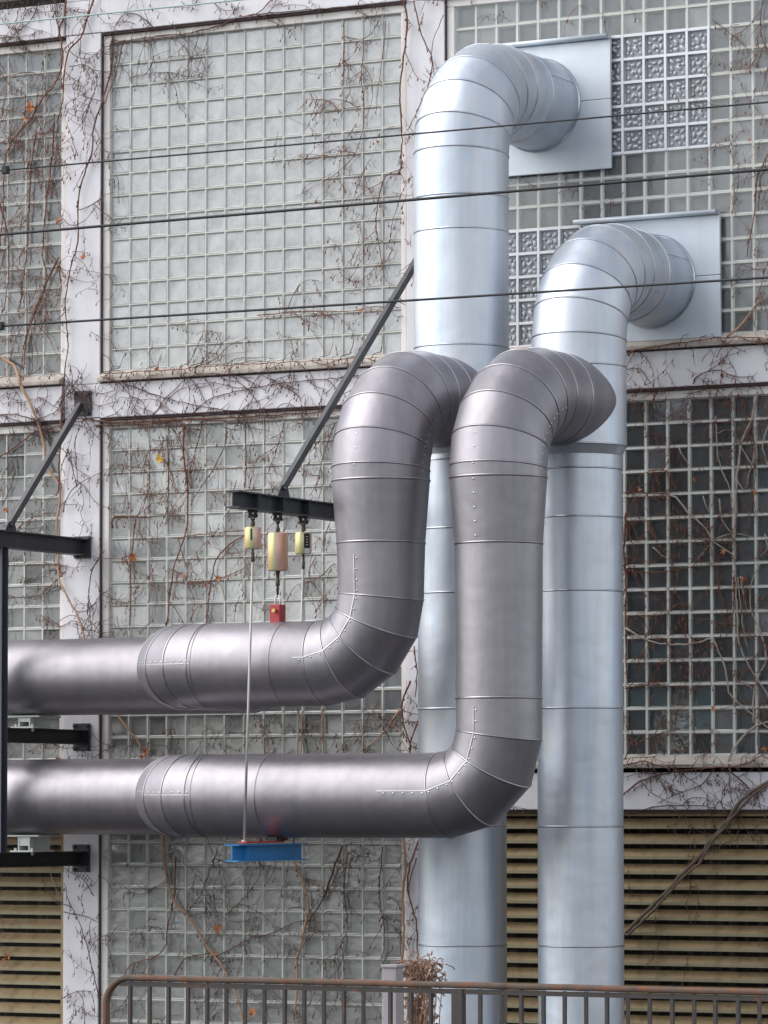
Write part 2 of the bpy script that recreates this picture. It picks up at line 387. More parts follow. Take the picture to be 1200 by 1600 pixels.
# upper storey strip above the top beam
make_window(UL, TOPS[0]+.61+.2, (9, 15), 1, lambda i, j: 'mid')
make_window(0, TOPS[0]+.61+.2, (0, 15), 1, lambda i, j: 'grey')
make_window(BAYW, TOPS[0]+.61+.2, (0, 15), 1, lambda i, j: 'grey')
# columns and beams, each a piece of its own
cols_u = [(-.456, -.080), (3.070, 3.446), (6.596, 6.972)]
for a, b_ in cols_u:
    c = MB(); zc = [0] + [z for T in reversed(TOPS) for z in (T+.10, T+.41)]
    # full height column, proud of the frames
    c.box((a, -.3, 0), (b_, .062, TOPS[2]+.095)); c.box((a, -.3, TOPS[2]+.41), (b_, .062, TOPS[1]+.095)); c.box((a, -.3, TOPS[1]+.41), (b_, .062, TOPS[0]+.095))
    c.box((a, -.3, TOPS[0]+.41), (b_, .062, 10.6))
    k = [c]
    bevel(c.build('column', MT['wall'], bld), .008)
    for T in TOPS:
        n = MB(); n.box((a, -.3, T+.102), (b_, .066, T+.405)); bevel(n.build('column_node', MT['wall'], bld), .006)
for (a, b_) in ((U0, -.470), (-.068, 3.058), (3.458, 6.584), (6.984, U1)):
    for T in TOPS:
        n = MB(); n.box((a, -.3, T+.093), (b_, .085, T+.405)); bevel(n.build('beam', MT['wall'], bld), .008)

# dark strips painted as the shade beside each column and under each beam
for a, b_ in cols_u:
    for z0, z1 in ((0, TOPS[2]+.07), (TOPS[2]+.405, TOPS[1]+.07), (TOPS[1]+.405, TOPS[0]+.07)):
        n = MB(); n.box((b_+.001, -.05, z0), (b_+.0095, .052, z1)); n.build('shade_strip', MT['joint'], bld)
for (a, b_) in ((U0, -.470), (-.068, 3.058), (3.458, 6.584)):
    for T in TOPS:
        n = MB(); n.box((a, -.05, T+.0715), (b_, .066, T+.092)); n.build('shade_strip', MT['joint'], bld)
# louvers
def louver(u0, u1, ztop, label):
    f = MB(); f.box((u0, -.08, 0), (u0+.03, .02, ztop)); f.box((u1-.03, -.08, 0), (u1, .02, ztop)); f.box((u0+.03, -.08, ztop-.02), (u1-.03, .02, ztop+.03))
    lv = f.build('louver_panel', MT['louver'], bld); lv['label'] = label
    s = MB(); L = u1-u0-.064
    prof = [(-.05, .036), (-.055, .030), (.010, -.030), (.010, -.052), (.016, -.052), (.016, -.026)]    # (w, z) inclined blade with a turned down lip
    vs = [P(-L/2, w, z) for w, z in prof] + [P(L/2, w, z) for w, z in prof]; n = len(prof)
    for k in range(n):
        l = (k+1) % n; s.add([vs[k], vs[l], vs[l+n], vs[k+n]], [(0, 1, 2, 3)], 1 if k in (3, 4) else 0)
    s.add(vs, [tuple(range(n))[::-1], tuple(range(n, 2*n))])
    me = s.mesh('louver_slat', [MT['louver'], MT['louver_edge']])
    z = ztop-.075; 
    while z > .06:
        o = link_mesh('slat', me, lv, P((u0+u1)/2, 0, z)); o.rotation_euler = (random.uniform(-.05, .05), random.uniform(-.0015, .0015), 0); z -= .127
louver(BAYW-.07, BAYW+3.05, TOPS[2]+.06, 'wide tan louver behind the pale ducts')
louver(U0, UL+3.05, TOPS[2]+.03, 'narrow tan louver at the lower left')

# ------------------------------------------------------------------ ducts
def fillet(c, di, do, Rr, k):
    """points on the arc that rounds corner c between directions di and do"""
    di = di.normalized(); do = do.normalized(); cen = c - di*Rr + do*Rr
    return [cen - do*(Rr*math.cos(a)) + di*(Rr*math.sin(a)) for a in [math.pi/2*i/k for i in range(k+1)]]
def duct_piece(p, q, rp, rq, np_, nq, n=56):
    t = (q-p).normalized(); a = t.cross(Vector((0, 0, 1)))
    if a.length < .1: a = Vector((1, 0, 0)) - t*t.x
    a.normalize(); b = t.cross(a)
    vs = []
    for e, r, nn in ((p, rp, np_), (q, rq, nq)):
        for k in range(n):
            g_ = 2*math.pi*k/n; rad = (a*math.cos(g_)+b*math.sin(g_))*r
            s_ = -nn.dot(rad)/nn.dot(t); vs.append(e+rad+t*s_)
    return vs, n
def build_duct(root, path, mat, smat, closed_start=False, seam_skip=(), seamr=.0048):
    """path: list of (point, radius, flag) - flag 's' for a seam ring here, '' for none"""
    N = len(path); tn = []
    for i in range(N):
        if i == 0: tn.append((path[1][0]-path[0][0]).normalized())
        elif i == N-1: tn.append((path[-1][0]-path[-2][0]).normalized())
        else:
            t1 = (path[i][0]-path[i-1][0]).normalized(); t2 = (path[i+1][0]-path[i][0]).normalized(); tn.append((t1+t2).normalized())
    for i in range(N-1):
        p, q = path[i], path[i+1]
        vs, n = duct_piece(p[0], q[0], p[1], q[1], tn[i], tn[i+1])
        m = MB(); m.add(vs, [(k, (k+1) % n, n+(k+1) % n, n+k) for k in range(n)], 0, True)
        o = m.build('duct_section', mat, root)
        if 's' in q[2]:
            ring = vs[n:]; t = tn[i+1]; ctr = q[0]
            rv = []; m2 = MB(); nn = 5; k_ = len(ring)
            sr = seamr*(1.25 if 'b' in q[2] else .5 if 'f' in q[2] else 1)
            for v in ring:
                rd = (v-ctr).normalized()
                for j in range(nn):
                    a = 2*math.pi*j/nn; rv.append(v + rd*(math.cos(a)*sr+.0015) + t*(math.sin(a)*sr*1.6))
            m2.add(rv, [(x*nn+j, x*nn+(j+1) % nn, ((x+1) % k_)*nn+(j+1) % nn, ((x+1) % k_)*nn+j) for x in range(k_) for j in range(nn)], 0, True)
            m2.build('seam_ring', smat, root)
def side_seam(root, path, i0, i1, dirv, smat, rivet_sp=.085, frac1=1.0, frac0=0.0, strip=True, doms=True, off=.02):
    """raised lengthwise seam with rivets on the side 'dirv' of the duct, from path point i0 to i1"""
    m = MB(); rv = MB(); pts = []
    for i in range(i0, i1+1):
        t = (path[min(i+1, len(path)-1)][0]-path[max(i-1, 0)][0]).normalized()
        d = (dirv - t*dirv.dot(t)).normalized(); pts.append((path[i][0]+d*(path[i][1]+.002), d, t))
    for k in range(len(pts)-1):
        a, b = pts[k][0], pts[k+1][0]; d = (pts[k][1]+pts[k+1][1]).normalized(); t = (b-a).normalized(); L = (b-a).length
        f0 = frac0*L if k == 0 else 0; f1 = frac1*L if k == len(pts)-2 else L
        if strip: m.bar(a+t*f0, a+t*f1, .009, .006, d)
        c = d.cross(t)
        x = f0+.03
        while x < f1-.01:
            ctr = a+t*x+c*off
            vs = [ctr+(c*math.cos(g_*math.pi/3)+t*math.sin(g_*math.pi/3))*.0085 for g_ in range(6)]+[ctr+d*.008]
            rv.add(vs, [(j, (j+1) % 6, 6) for j in range(6)], 0, True); x += rivet_sp
    if strip: m.build('lengthwise_seam', smat, root)
    if doms and rv.v: rv.build('rivets', MT['seam_s'], root)['kind'] = 'stuff'
def zat(x, y, w): return at(x, y, w)[1]

WA, WC = 1.5, 2.85
Rtop = .64
def riser(u, zh, r, xw, name, label, joints, zred, rl, k=5):
    root = thing(name, P(u, WA, 0), label, 'duct')
    H = P(u, WA, zh)
    path = [(P(u, .05, zh), r, ''), (P(u, WA-Rtop-.30, zh), r, 's')]
    for i, p in enumerate(fillet(H, P(0, 1, 0), Vector((0, 0, -1)), Rtop, k)): path.append((p, r, 's'))
    last = zh-Rtop
    for z in joints:
        if z < last-.05:
            if z < zred and path[-1][1] == r:
                path += [(P(u, WA, zred+.04), r, 's'), (P(u, WA, zred-.04), rl, '')]
            path.append((P(u, WA, z), rl if z < zred else r, 's'))
    path.append((P(u, WA, 0), rl, ''))
    build_duct(root, path, MT['silver'], MT['seam_s'])
    # collar where it meets the plate
    c = MB(); n = 48
    ring = []
    for k_ in range(n):
        a = 2*math.pi*k_/n; d = Vector((math.cos(a), 0, math.sin(a)))
        for (rr, ww) in ((r, .066), (r+.013, .064), (r+.014, .076), (r+.001, .082)): ring.append(P(u, ww, zh)+d*rr)
    c.add(ring, [(x*4+j, ((x+1) % n)*4+j, ((x+1) % n)*4+j+1, x*4+j+1) for x in range(n) for j in range(3)], 0, True)
    c.build('wall_collar', MT['seam_s'], root)
    side_seam(root, path, 0, 1, Vector((.75, -.1, .35)), MT['seam_s'], .09, 1, .1)
    return root, path
uA, uB = 4.353, 5.425
jA = [zat(722, y, WA) for y in (312, 365, 545, 722, 828, 928, 1108, 1290, 1476)]
jB = [zat(903, y, WA) for y in (575, 735, 810, 925, 1107, 1291, 1477)]
rootA, pathA = riser(uA, 8.185, .392, 0, 'galvanised_riser_duct', 'tall pale galvanised duct left of its twin, bending into the upper wall plate', jA, zat(722, 706, WA), .362)
rootB, pathB = riser(uB, 6.60, .384, 0, 'galvanised_riser_duct', 'pale galvanised duct at the right, bending into the lower wall plate', jB, zat(903, 706, WA), .346)
side_seam(rootB, pathB, 1, 4, Vector((1, -.3, -.5)), MT['seam_s'], .07, 1, 0)

def wall_plate(root, x0, x1, yt, yb, zseam_y, lipx):
    ua, ub = x0, x1
    m = MB(); zt, zb_ = yt, yb
    m.box((ua, .03, zb_), (ub, .062, zseam_y)); m.box((ua, .03, zseam_y+.004), (ub, .064, zt))
    bevel(m.build('wall_plate', MT['plate'], root), .004)
    l = MB(); l.tube([P(ua-.06, .115, zt+.022), P(ub-.01, .115, zt+.022)], .020, 10); l.box((ua-.06, .03, zt+.006), (ub-.01, .112, zt+.040))
    l.build('drip_canopy', MT['plate'], root)
ua = at(955, 160, .05)[0]
wall_plate(rootA, ua-1.30, ua, zat(945, 62, .05), zat(952, 263, .05), zat(950, 155, .05), 0)
ub = at(1126, 430, .05)[0]
wall_plate(rootB, ub-1.27, ub, zat(1122, 336, .05), zat(1125, 526, .05), zat(1120, 430, .05), 0)

# insulated branch ducts: out of the riser, down, left along the wall, back towards it and left again
LEFT_W = .92
def branch(u, us, ztop, zlow, vjoints, label, hj, uleg, rl, r1, Rl, kl, name='insulated_branch_duct'):
    root = thing(name, P(u, WC, zlow), label, 'duct')
    r0 = .374
    path = [(P(us, WA+.05, ztop), r0, ''), (P(us, WA+.50, ztop), r0, 's')]
    Rt = .62
    for p in fillet(P(u, WC, ztop), P(u-us, WC-WA, 0), Vector((0, 0, -1)), Rt, 5): path.append((p, r1, 's'))
    path[2] = (path[2][0], r0+.006, 's')
    for y, x, r in vjoints: path.append((P(u, WC, zat(x, y, WC)), r, 'sb'))
    iv = len(path)
    f = fillet(P(u, WC, zlow), Vector((0, 0, -1)), Vector((-1, 0, 0)), Rl, kl)
    if abs(f[0].z - path[-1][0].z) < .12: path.pop(); iv -= 1
    path += [(p, rl, 's') for p in f]
    il = len(path)-1
    for uu in hj: path.append((P(uu, WC, zlow), rl, 'sf'))
    ih = len(path)
    f = fillet(P(uleg, WC, zlow), Vector((-1, 0, 0)), P(0, -1, 0), .52, 5)
    path += [(p, rl, 's') for p in f]
    i2 = len(path)
    f = fillet(P(uleg, LEFT_W, zlow), P(0, -1, 0), Vector((-1, 0, 0)), .50, 4)
    path += [(p, rl-.004, 's') for p in f]
    path += [(P(-.9, LEFT_W, zlow), rl-.004, 'sf'), (P(-4.5, LEFT_W, zlow), rl-.004, '')]
    build_duct(root, path, MT['dark'], MT['seam_d'])
    side_seam(root, path, iv-1, il+1, P(-.15, 1, .1), MT['seam_d'], .085, .28, .25)
    side_seam(root, path, ih-1, ih+5, Vector((.18, -1, .02)), MT['seam_d'], .08, 1, .0, off=-.02)
    side_seam(root, path, 6, iv-2, P(-.12, 1, 0), MT['seam_d'], .11, 1, .1, strip=False)
    side_seam(root, path, 3, 8, Vector((1, -.15, -.25)), MT['seam_d'], .07, 1, .0, strip=False)
    return root, path
uC, uD = 4.328, 5.372
zT = 5.49
def hju(xs, y): return [at(x, y, WC)[0] for x in xs]
rootC, pathC = branch(uC, uA, zT-.015, 3.325, [(752, 592, .390), (849, 592, .352), (932, 596, .342)],
    'dark insulated duct, the upper of two, carrying the red clamp on its horizontal run', hju([452, 330], 1040), 2.235, .340, .390, .52, 4)
rootD, pathD = branch(uD, uB, zT-.045, 2.272, [(747, 778, .383), (850, 778, .346), (1091, 777, .337)],
    'dark insulated duct, the lower of two, resting on the blue beam', hju([430, 330], 1243), 2.215, .335, .383, .47, 3)

# ------------------------------------------------------------------ steelwork
def ibeam(mb, u, z, w0, w1, h=.14, b=.12, tf=.012, tw=.01, mi=0):
    mb.box((u-b/2, w0, z+h/2-tf), (u+b/2, w1, z+h/2), mi); mb.box((u-b/2, w0, z-h/2), (u+b/2, w1, z-h/2+tf), mi)
    mb.box((u-tw/2, w0+.001, z-h/2+tf), (u+tw/2, w1-.001, z+h/2-tf), mi)
def plate_with_bolts(root, u, z, w, hw, hh, mat):
    m = MB(); m.box((u-hw, w, z-hh), (u+hw, w+.018, z+hh)); bevel(m.build('anchor_plate', mat, root), .003)
    for i in (-1, 1):
        for j in (-1, 1):
            b = MB(); b.tube([P(u+i*(hw-.025), w+.018, z+j*(hh-.025)), P(u+i*(hw-.025), w+.045, z+j*(hh-.025))], .014, 6, smooth=False); b.build('bolt', mat, root)
uF = -.252; PW = 1.41
fr = thing('bracket_frame', P(uF, .07, 1.7), 'dark steel bracket frame bolted to the left column, carrying both dark ducts', 'bracket')
zb = [zat(127, 855, .1), zat(125, 1148, .1)-.022, zat(125, 1338, .1)-.018]
for z, hh in ((zat(127, 630, .1), .115), (zb[0], .10), (zb[1], .125), (zb[2], .125)): plate_with_bolts(fr, uF, z, .066, .09, hh, MT['steel'])
m = MB(); ibeam(m, uF, zb[0], .086, PW+.25, .15, .13); m.build('top_beam', MT['steel'], fr)
m = MB(); ibeam(m, uF, zb[1], .086, PW-.05, .13, .13); m.build('middle_beam', MT['black'], fr)
m = MB(); ibeam(m, uF, zb[2], .086, PW+.30, .13, .13); m.build('bottom_beam', MT['black'], fr)
m = MB(); m.box((uF-.055, PW-.05, zb[2]+.066), (uF+.055, PW-.042, zb[0]-.076)); m.box((uF-.055, PW+.042, zb[2]+.066), (uF+.055, PW+.05, zb[0]-.076)); m.box((uF-.005, PW-.042, zb[2]+.066), (uF+.005, PW+.042, zb[0]-.076)); m.build('post', MT['post'], fr)
def strut(root, p, q, mat):
    m = MB(); t = (q-p).normalized(); side = t.cross(Vector((1, 0, 0))).normalized()
    m.bar(p, q, .010, .060, side); m.bar(p+side*.026+Vector((-.021, 0, 0)), q+side*.026+Vector((-.021, 0, 0)), .032, .008, side)
    m.build('diagonal_strut', MT['strut'], root)
    g_ = MB(); e = q
    g_.add([e+Vector((.012, .10, -.035)), e+Vector((.012, -.10, -.035)), e+Vector((.012, -.03, .06)), e+Vector((.012, .06, .06)),
            e+Vector((.020, .10, -.035)), e+Vector((.020, -.10, -.035)), e+Vector((.020, -.03, .06)), e+Vector((.020, .06, .06))],
           [(0, 1, 2, 3), (7, 6, 5, 4), (0, 4, 5, 1), (1, 5, 6, 2), (2, 6, 7, 3), (3, 7, 4, 0)]); g_.build('gusset', mat, root)
    b = MB(); b.tube([e+Vector((.02, 0, .03)), e+Vector((.045, 0, .03))], .016, 6, smooth=False); b.build('bolt', mat, root)
w_, z_ = at_u(14, 826, uF); strut(fr, P(uF, .09, zat(127, 632, .1)), P(uF, w_, zb[0]+.10), MT['steel'])

uH = 3.385
hb = thing('hanger_beam', P(uH, .07, 4.6), 'dark cantilever steel beam with long diagonal strut, spring hangers under its outer end', 'bracket')
we, ze = at_u(363, 780, uH)
zbm = ze
m = MB(); ibeam(m, uH, zbm, .086, we, .135, .125)
m.build('cantilever_beam', MT['steel'], hb)
hang = [at_u(x, 790, uH)[0] for x in (395, 434, 474)]
for w in hang:
    s = MB(); s.box((uH+.0055, w-.006, zbm-.055), (uH+.058, w+.006, zbm+.055)); s.build('stiffener', MT['steel'], hb)
plate_with_bolts(hb, uH-.05, zbm, .066, .09, .12, MT['steel'])
wq, zq = at_u(440, 770, uH); wp, zp = at_u(668, 354, uH)
plate_with_bolts(hb, uH-.05, zp, .066, .09, .115, MT['steel'])
strut(hb, P(uH, .09, zp), P(uH, wq, zbm+.105), MT['steel'])

# spring hangers
def can(root, u, w, zt, zb_, r, name='spring_can'):
    m = MB(); n = 28; prof = [(r*.30, zt), (r*.93, zt), (r, zt-.012), (r, zb_+.012), (r*.9, zb_), (r*.25, zb_)]; vs = []
    for k in range(n):
        a = 2*math.pi*k/n
        for rr, z in prof: vs.append(P(u+rr*math.cos(a), w+rr*math.sin(a), z))
    p_ = len(prof); m.add(vs, [(x*p_+j, ((x+1) % n)*p_+j, ((x+1) % n)*p_+j+1, x*p_+j+1) for x in range(n) for j in range(p_-1)], 0, True)
    m.add([vs[x*p_] for x in range(n)], [tuple(range(n))[::-1]]); m.add([vs[x*p_+p_-1] for x in range(n)], [tuple(range(n))])
    return m.build(name, MT['chromate'], root)
def clevis(root, u, w, z0, z1):
    m = MB()
    m.box((u-.030, w-.02, z0-.05), (u-.018, w+.02, z0)); m.box((u+.018, w-.02, z0-.05), (u+.030, w+.02, z0)); m.box((u-.032, w-.03, z0-.004), (u+.032, w+.03, z0+.010))
    m.tube([P(u-.042, w, z0-.035), P(u+.042, w, z0-.035)], .011, 8)
    m.build('clevis', MT['black'], root)
    e = MB(); k = [P(u+.0, w+.022*math.sin(a), z0-.05-.022*math.cos(a)) for a in [math.pi*2*i/10 for i in range(11)]]; e.tube(k, .009, 6, False)
    e.tube([P(u, w, z0-.07), P(u, w, z1)], .010, 8); e.tube([P(u, w, z1+.045), P(u, w, z1+.012)], .018, 6); e.build('eye_rod', MT['dark_rod'], root)
zbot = zbm-.0675-.010
specs = [(hang[0], 824, 858, 395, .066, 'short yellow chromate spring hanger with black slot, outermost on the beam'),
         (hang[1], 833, 892, 434, .082, 'largest spring hanger, middle one on the beam, holding the red clamp'),
         (hang[2], 832, 866, 474, .068, 'short orange spring hanger with black scale plate, nearest the dark duct')]
hz = []
for (w, y0, y1, x, r, lab) in specs:
    t0 = at_u(x, y0, uH)[1]; t1 = at_u(x, y1, uH)[1]
    root = thing('spring_hanger', P(uH, w, zbot), lab, 'spring hanger', 'spring hangers under the steel beam')
    clevis(root, uH, w, zbot, t0); can(root, uH, w, t0, t1, r); hz.append((root, w, t0, t1, r))
# blue support beam position
wb0, zb0 = at_u(362, 1333, uH); wb1, _ = at_u(470, 1333, uH); zbb = zb0
# rods
root, w, t0, t1, r = hz[0]
dirw = P(.12, 1, 0).normalized()
m = MB(); m.box((uH+r*.70, w+r*.70-.012, t0-.10), (uH+r*.70+.010, w+r*.70+.004, t0-.02)); 
m2 = MB(); fc = Vector((.35, -.94, 0)); cc = P(uH, w, 0)+fc*(r+.001)
m2.bar(cc+Vector((0, 0, t0-.015)), cc+Vector((0, 0, t0-.105)), .014, .004, fc); m2.build('scale_slot', MT['label_black'], root)
xb, _ = at_u(381, 1322, uH)
m = MB(); m.tube([P(uH, w, t1), P(uH, w-.0, t1-.09)], .009, 8); m.tube([P(uH, w, t1-.03), P(uH, w, t1-.10)], .015, 6); m.build('lower_eye', MT['dark_rod'], root)
m = MB(); m.tube([P(uH, w, t1-.08), P(uH+.0, xb, zbb-.03)], .0105, 10); m.build('long_rod', MT['rod'], root)
m = MB(); m.tube([P(uH, xb, zbb+.10), P(uH, xb, zbb+.045)], .020, 8); m.tube([P(uH, xb, zbb+.03), P(uH, xb, zbb-.05)], .018, 8); m.build('rod_nut', MT['rod'], root)
root, w, t0, t1, r = hz[1]
m = MB(); m.tube([P(uH, w, t1), P(uH, w, t1-.07), P(uH, w, t1-.075), P(uH, w, t1-.12), P(uH, w, t1-.125), P(uH, w, t1-.21)], [.020, .012, .018, .018, .010, .010], 8); m.build('turnbuckle', MT['dark_rod'], root)
root, w, t0, t1, r = hz[2]
fc = Vector((.80, -.60, 0)); cc = P(uH, w, 0)+fc*(r+.004); 
m = MB(); m.bar(cc+Vector((0, 0, t0-.01)), cc+Vector((0, 0, t1-.0)), .050, .006, fc); m.build('scale_plate', MT['label_black'], root)
m = MB(); m.bar(cc+fc*.005+Vector((0, 0, t1+.045)), cc+fc*.005+Vector((0, 0, t1+.002)), .046, .002, fc)
for k in range(4): m.bar(cc+fc*.005+Vector((0, 0, t0-.035-.022*k)), cc+fc*.005+Vector((0, 0, t0-.041-.022*k)), .014, .002, fc)
m.build('scale_marks', MT['label_white'], root)
m = MB(); m.tube([P(uH, w, t1), P(uH, w, t1-.06), P(uH, w, t1-.065), P(uH, w, t1-.12)], [.010, .010, .016, .012], 8); m.build('lower_eye', MT['dark_rod'], root)
m = MB(); m.tube([P(uH, w, t1-.10), P(uH, wb1+.12, zbb-.03)], .009, 10); m.build('long_rod', MT['rod'], root)

# red clamp on top of the upper dark duct
rc = thing('pipe_clamp', P(uH, hang[1], 3.66), 'red steel clamp with brass bolt on top of the upper dark duct', 'clamp')
zc1 = at_u(434, 945, uH)[1]; wcl = hang[1]
m = MB(); m.box((uH-.046, wcl-.05, 3.64), (uH+.046, wcl+.05, zc1)); bevel(m.build('clamp_block', MT['red'], rc), .004)
m = MB(); m.tube([P(uH+.01, wcl+.05, zc1-.05), P(uH+.01, wcl+.09, zc1-.05)], .016, 8); m.build('brass_bolt', MT['brass'], rc)
m = MB(); m.tube([P(uH-.022, wcl, zc1-.01), P(uH-.022, wcl, zc1+.05), P(uH-.012, wcl, zc1+.072), P(uH+.012, wcl, zc1+.072), P(uH+.022, wcl, zc1+.05), P(uH+.022, wcl, zc1-.01)], .009, 8); m.build('shackle', MT['label_white'], rc)

# blue beam below the lower dark duct
bb = thing('blue_beam', P(uH, (wb0+wb1)/2, zbb), 'short bright blue steel beam hung under the lower dark duct', 'beam')
m = MB(); ibeam(m, uH, zbb, wb1, wb0, .135, .13, .010, .010); m.build('beam_section', MT['blue'], bb)
s = MB(); s.box((uH+.006, wb0-.17, zbb-.055), (uH+.060, wb0-.16, zbb+.055)); s.build('stiffener', MT['blue'], bb)
sd_ = thing('saddle', P(uH, WC, zbb+.07), 'red bent saddle strap between the blue beam and the dark duct', 'saddle')
us2 = uH+.02
m = MB(); wa, _ = at_u(378, 1316, us2); wz, _ = at_u(441, 1316, us2)
pts = [P(us2, wa, zbb+.083), P(us2, wz+.05, zbb+.083), P(us2, wz+.025, zbb+.09), P(us2, wz+.005, zbb+.105), P(us2, wz, zbb+.125)]
for a, b in zip(pts[:-1], pts[1:]): m.bar(a, b, .075, .014, Vector((0, .3, 1)))
m.build('saddle_strap', MT['red'], sd_)
m = MB(); m.box((uH-.045, WC-.09, zbb+.092), (uH+.045, WC+.09, 1.945)); m.build('packing_block', MT['black'], sd_)

# pipe shoes on the bracket frame
def shoe(z0, z1, label):
    root = thing('pipe_shoe', P(uF, LEFT_W, z0), label, 'pipe shoe', 'white pipe shoes on the bracket frame')
    W0 = 1.03
    m = MB(); m.box((uF-.165, W0-.36, z1-.016), (uF+.165, W0, z1)); bevel(m.build('top_plate', MT['white_zinc'], root), .003)
    m = MB()
    for su in (-.062, .048): m.box((uF+su, W0-.34, z0+.014), (uF+su+.014, W0-.015, z1-.017))
    m.box((uF-.047, W0-.34, z0+.055), (uF+.047, W0-.02, z1-.018)); m.build('web', MT['white_zinc'], root)
    m = MB(); m.box((uF-.13, W0-.34, z0), (uF+.11, W0+.01, z0+.013))
    for su in (-.09, .085): m.tube([P(uF+su, W0-.02, z0-.03), P(uF+su, W0-.02, z0+.035)], .012, 6)
    m.build('base_plate', MT['white_zinc'], root)
shoe(zb[1]+.067, 3.325-.336, 'small white pipe shoe under the upper dark duct, on the middle bracket beam')
shoe(zb[2]+.067, 2.272-.336, 'small white pipe shoe under the lower dark duct, on the bottom bracket beam')

# ------------------------------------------------------------------ overhead cables
def cable(y0, y1, r, w, label, mat, clip=None):
    pts = []
    for i in range(13):
        x = -1500+350*i; y = y0+(y1-y0)*x/1200
        u, z = at(x, y, w); s_ = ((i-6)/6)**2; pts.append(P(u, w, z + .02*s_))
    m = MB(); m.tube(pts, r, 8); o = m.build('overhead_cable', mat); tag(o, label, 'cable', 'overhead cables in front of the facade')
    if clip:
        u, z = at(clip, y0+(y1-y0)*clip/1200, w); c = MB(); c.box((u-.022, w-.022, z-.025), (u+.022, w+.022, z+.03)); bevel(c.build('cable_clip', MT['wire'], o), .006)
cable(267, 160, .0058, 8.0, 'thin black overhead cable, highest of the three black ones', MT['wire'], 9)
cable(367, 265, .0092, 8.3, 'thickest black overhead cable, middle of the three black ones', MT['wire'])
cable(510, 434, .0075, 8.6, 'black overhead cable, lowest of the three, crossing the strut', MT['wire'], 1)
cable(38, -84, .0055, 8.0, 'pale green thin cable crossing the top left corner', MT['wire_teal'])

# ------------------------------------------------------------------ foreground railing
RW = 9.5
ra = thing('railing', P(at(600, 1535, RW)[0], RW, 0), 'rusty topped metal railing with thin upright bars across the foreground', 'railing')
zr = at(700, 1533, RW)[1]; uL = at(166, 1600, RW)[0]; uR = at(1500, 1550, RW)[0]
m = MB(); rr = .17; arc = [P(uL+rr-rr*math.cos(a), RW, zr-rr+rr*math.sin(a)-.022) for a in [math.pi/2*i/8 for i in range(9)]]
ptsr = [P(uL, RW, .05)] + arc + [P(uL+rr+(uR-uL-rr)*i/20, RW, zr-.022+random.uniform(-.0015, .0015)) for i in range(1, 21)]
def rectsweep(mb, pts, a, b):
    vs = []
    for i, p in enumerate(pts):
        t = (pts[min(i+1, len(pts)-1)]-pts[max(0, i-1)]).normalized(); y = Vector((0, -1, 0)); x = t.cross(y).normalized()
        for k in range(10):
            g_ = 2*math.pi*k/10+.314; cx_ = math.copysign(abs(math.cos(g_))**.6, math.cos(g_)); sx_ = math.copysign(abs(math.sin(g_))**.6, math.sin(g_))
            vs.append(p+x*(a/2*sx_)+y*(b/2*cx_))
    n = 10; mb.add(vs, [(i*n+k, i*n+(k+1) % n, (i+1)*n+(k+1) % n, (i+1)*n+k) for i in range(len(pts)-1) for k in range(n)], 0, True)
rectsweep(m, ptsr, .038, .052); m.build('top_rail', MT['rust'], ra)
m = MB(); m.box((uL+.10, RW-.012, zr-.075), (uR, RW+.012, zr-.0465)); m.build('under_bar', MT['baluster'], ra)
m = MB(); m.box((uL+.03, RW-.018, .10), (uR, RW+.018, .14)); m.build('bottom_rail', MT['baluster'], ra)
bars = [203, 234, 264, 294, 323, 354, 383, 413, 445, 475, 506, 537, 568, 610, 642, 673, 750, 785, 815, 850, 882, 916, 949, 981, 1015, 1050, 1084, 1118, 1153, 1187, 1221, 1256]
bm_ = MB(); bm_.box((-.010, -.012, .14), (.010, .012, zr-.044)); bme = bm_.mesh('railing_bar', MT['baluster'])
for x in bars:
    o = link_mesh('bar', bme, ra, P(at(x, 1560, RW)[0], RW, 0)); o.rotation_euler = (0, random.uniform(-.003, .003), random.uniform(-.2, .2))
for x in (716,):
    u = at(x, 1560, RW)[0]; m = MB(); m.box((u-.038, RW-.03, 0), (u+.038, RW+.02, zr-.045)); bevel(m.build('post', MT['baluster'], ra), .004)
m = MB(); us = at(1050, 1560, RW)[0]

# grey post with cap behind the railing
up, zp_ = at(614, 1507, 7.0)
gp = thing('fence_post', P(up, 7.0, 0), 'square grey metal post with flat cap behind the railing', 'post')
m = MB(); m.box((up-.052, 6.95, 0), (up+.052, 7.05, zp_-.02)); bevel(m.build('shaft', MT['greypost'], gp), .006)
m = MB(); m.box((up-.062, 6.94, zp_-.02), (up+.062, 7.06, zp_)); bevel(m.build('cap', MT['greypost'], gp), .004)

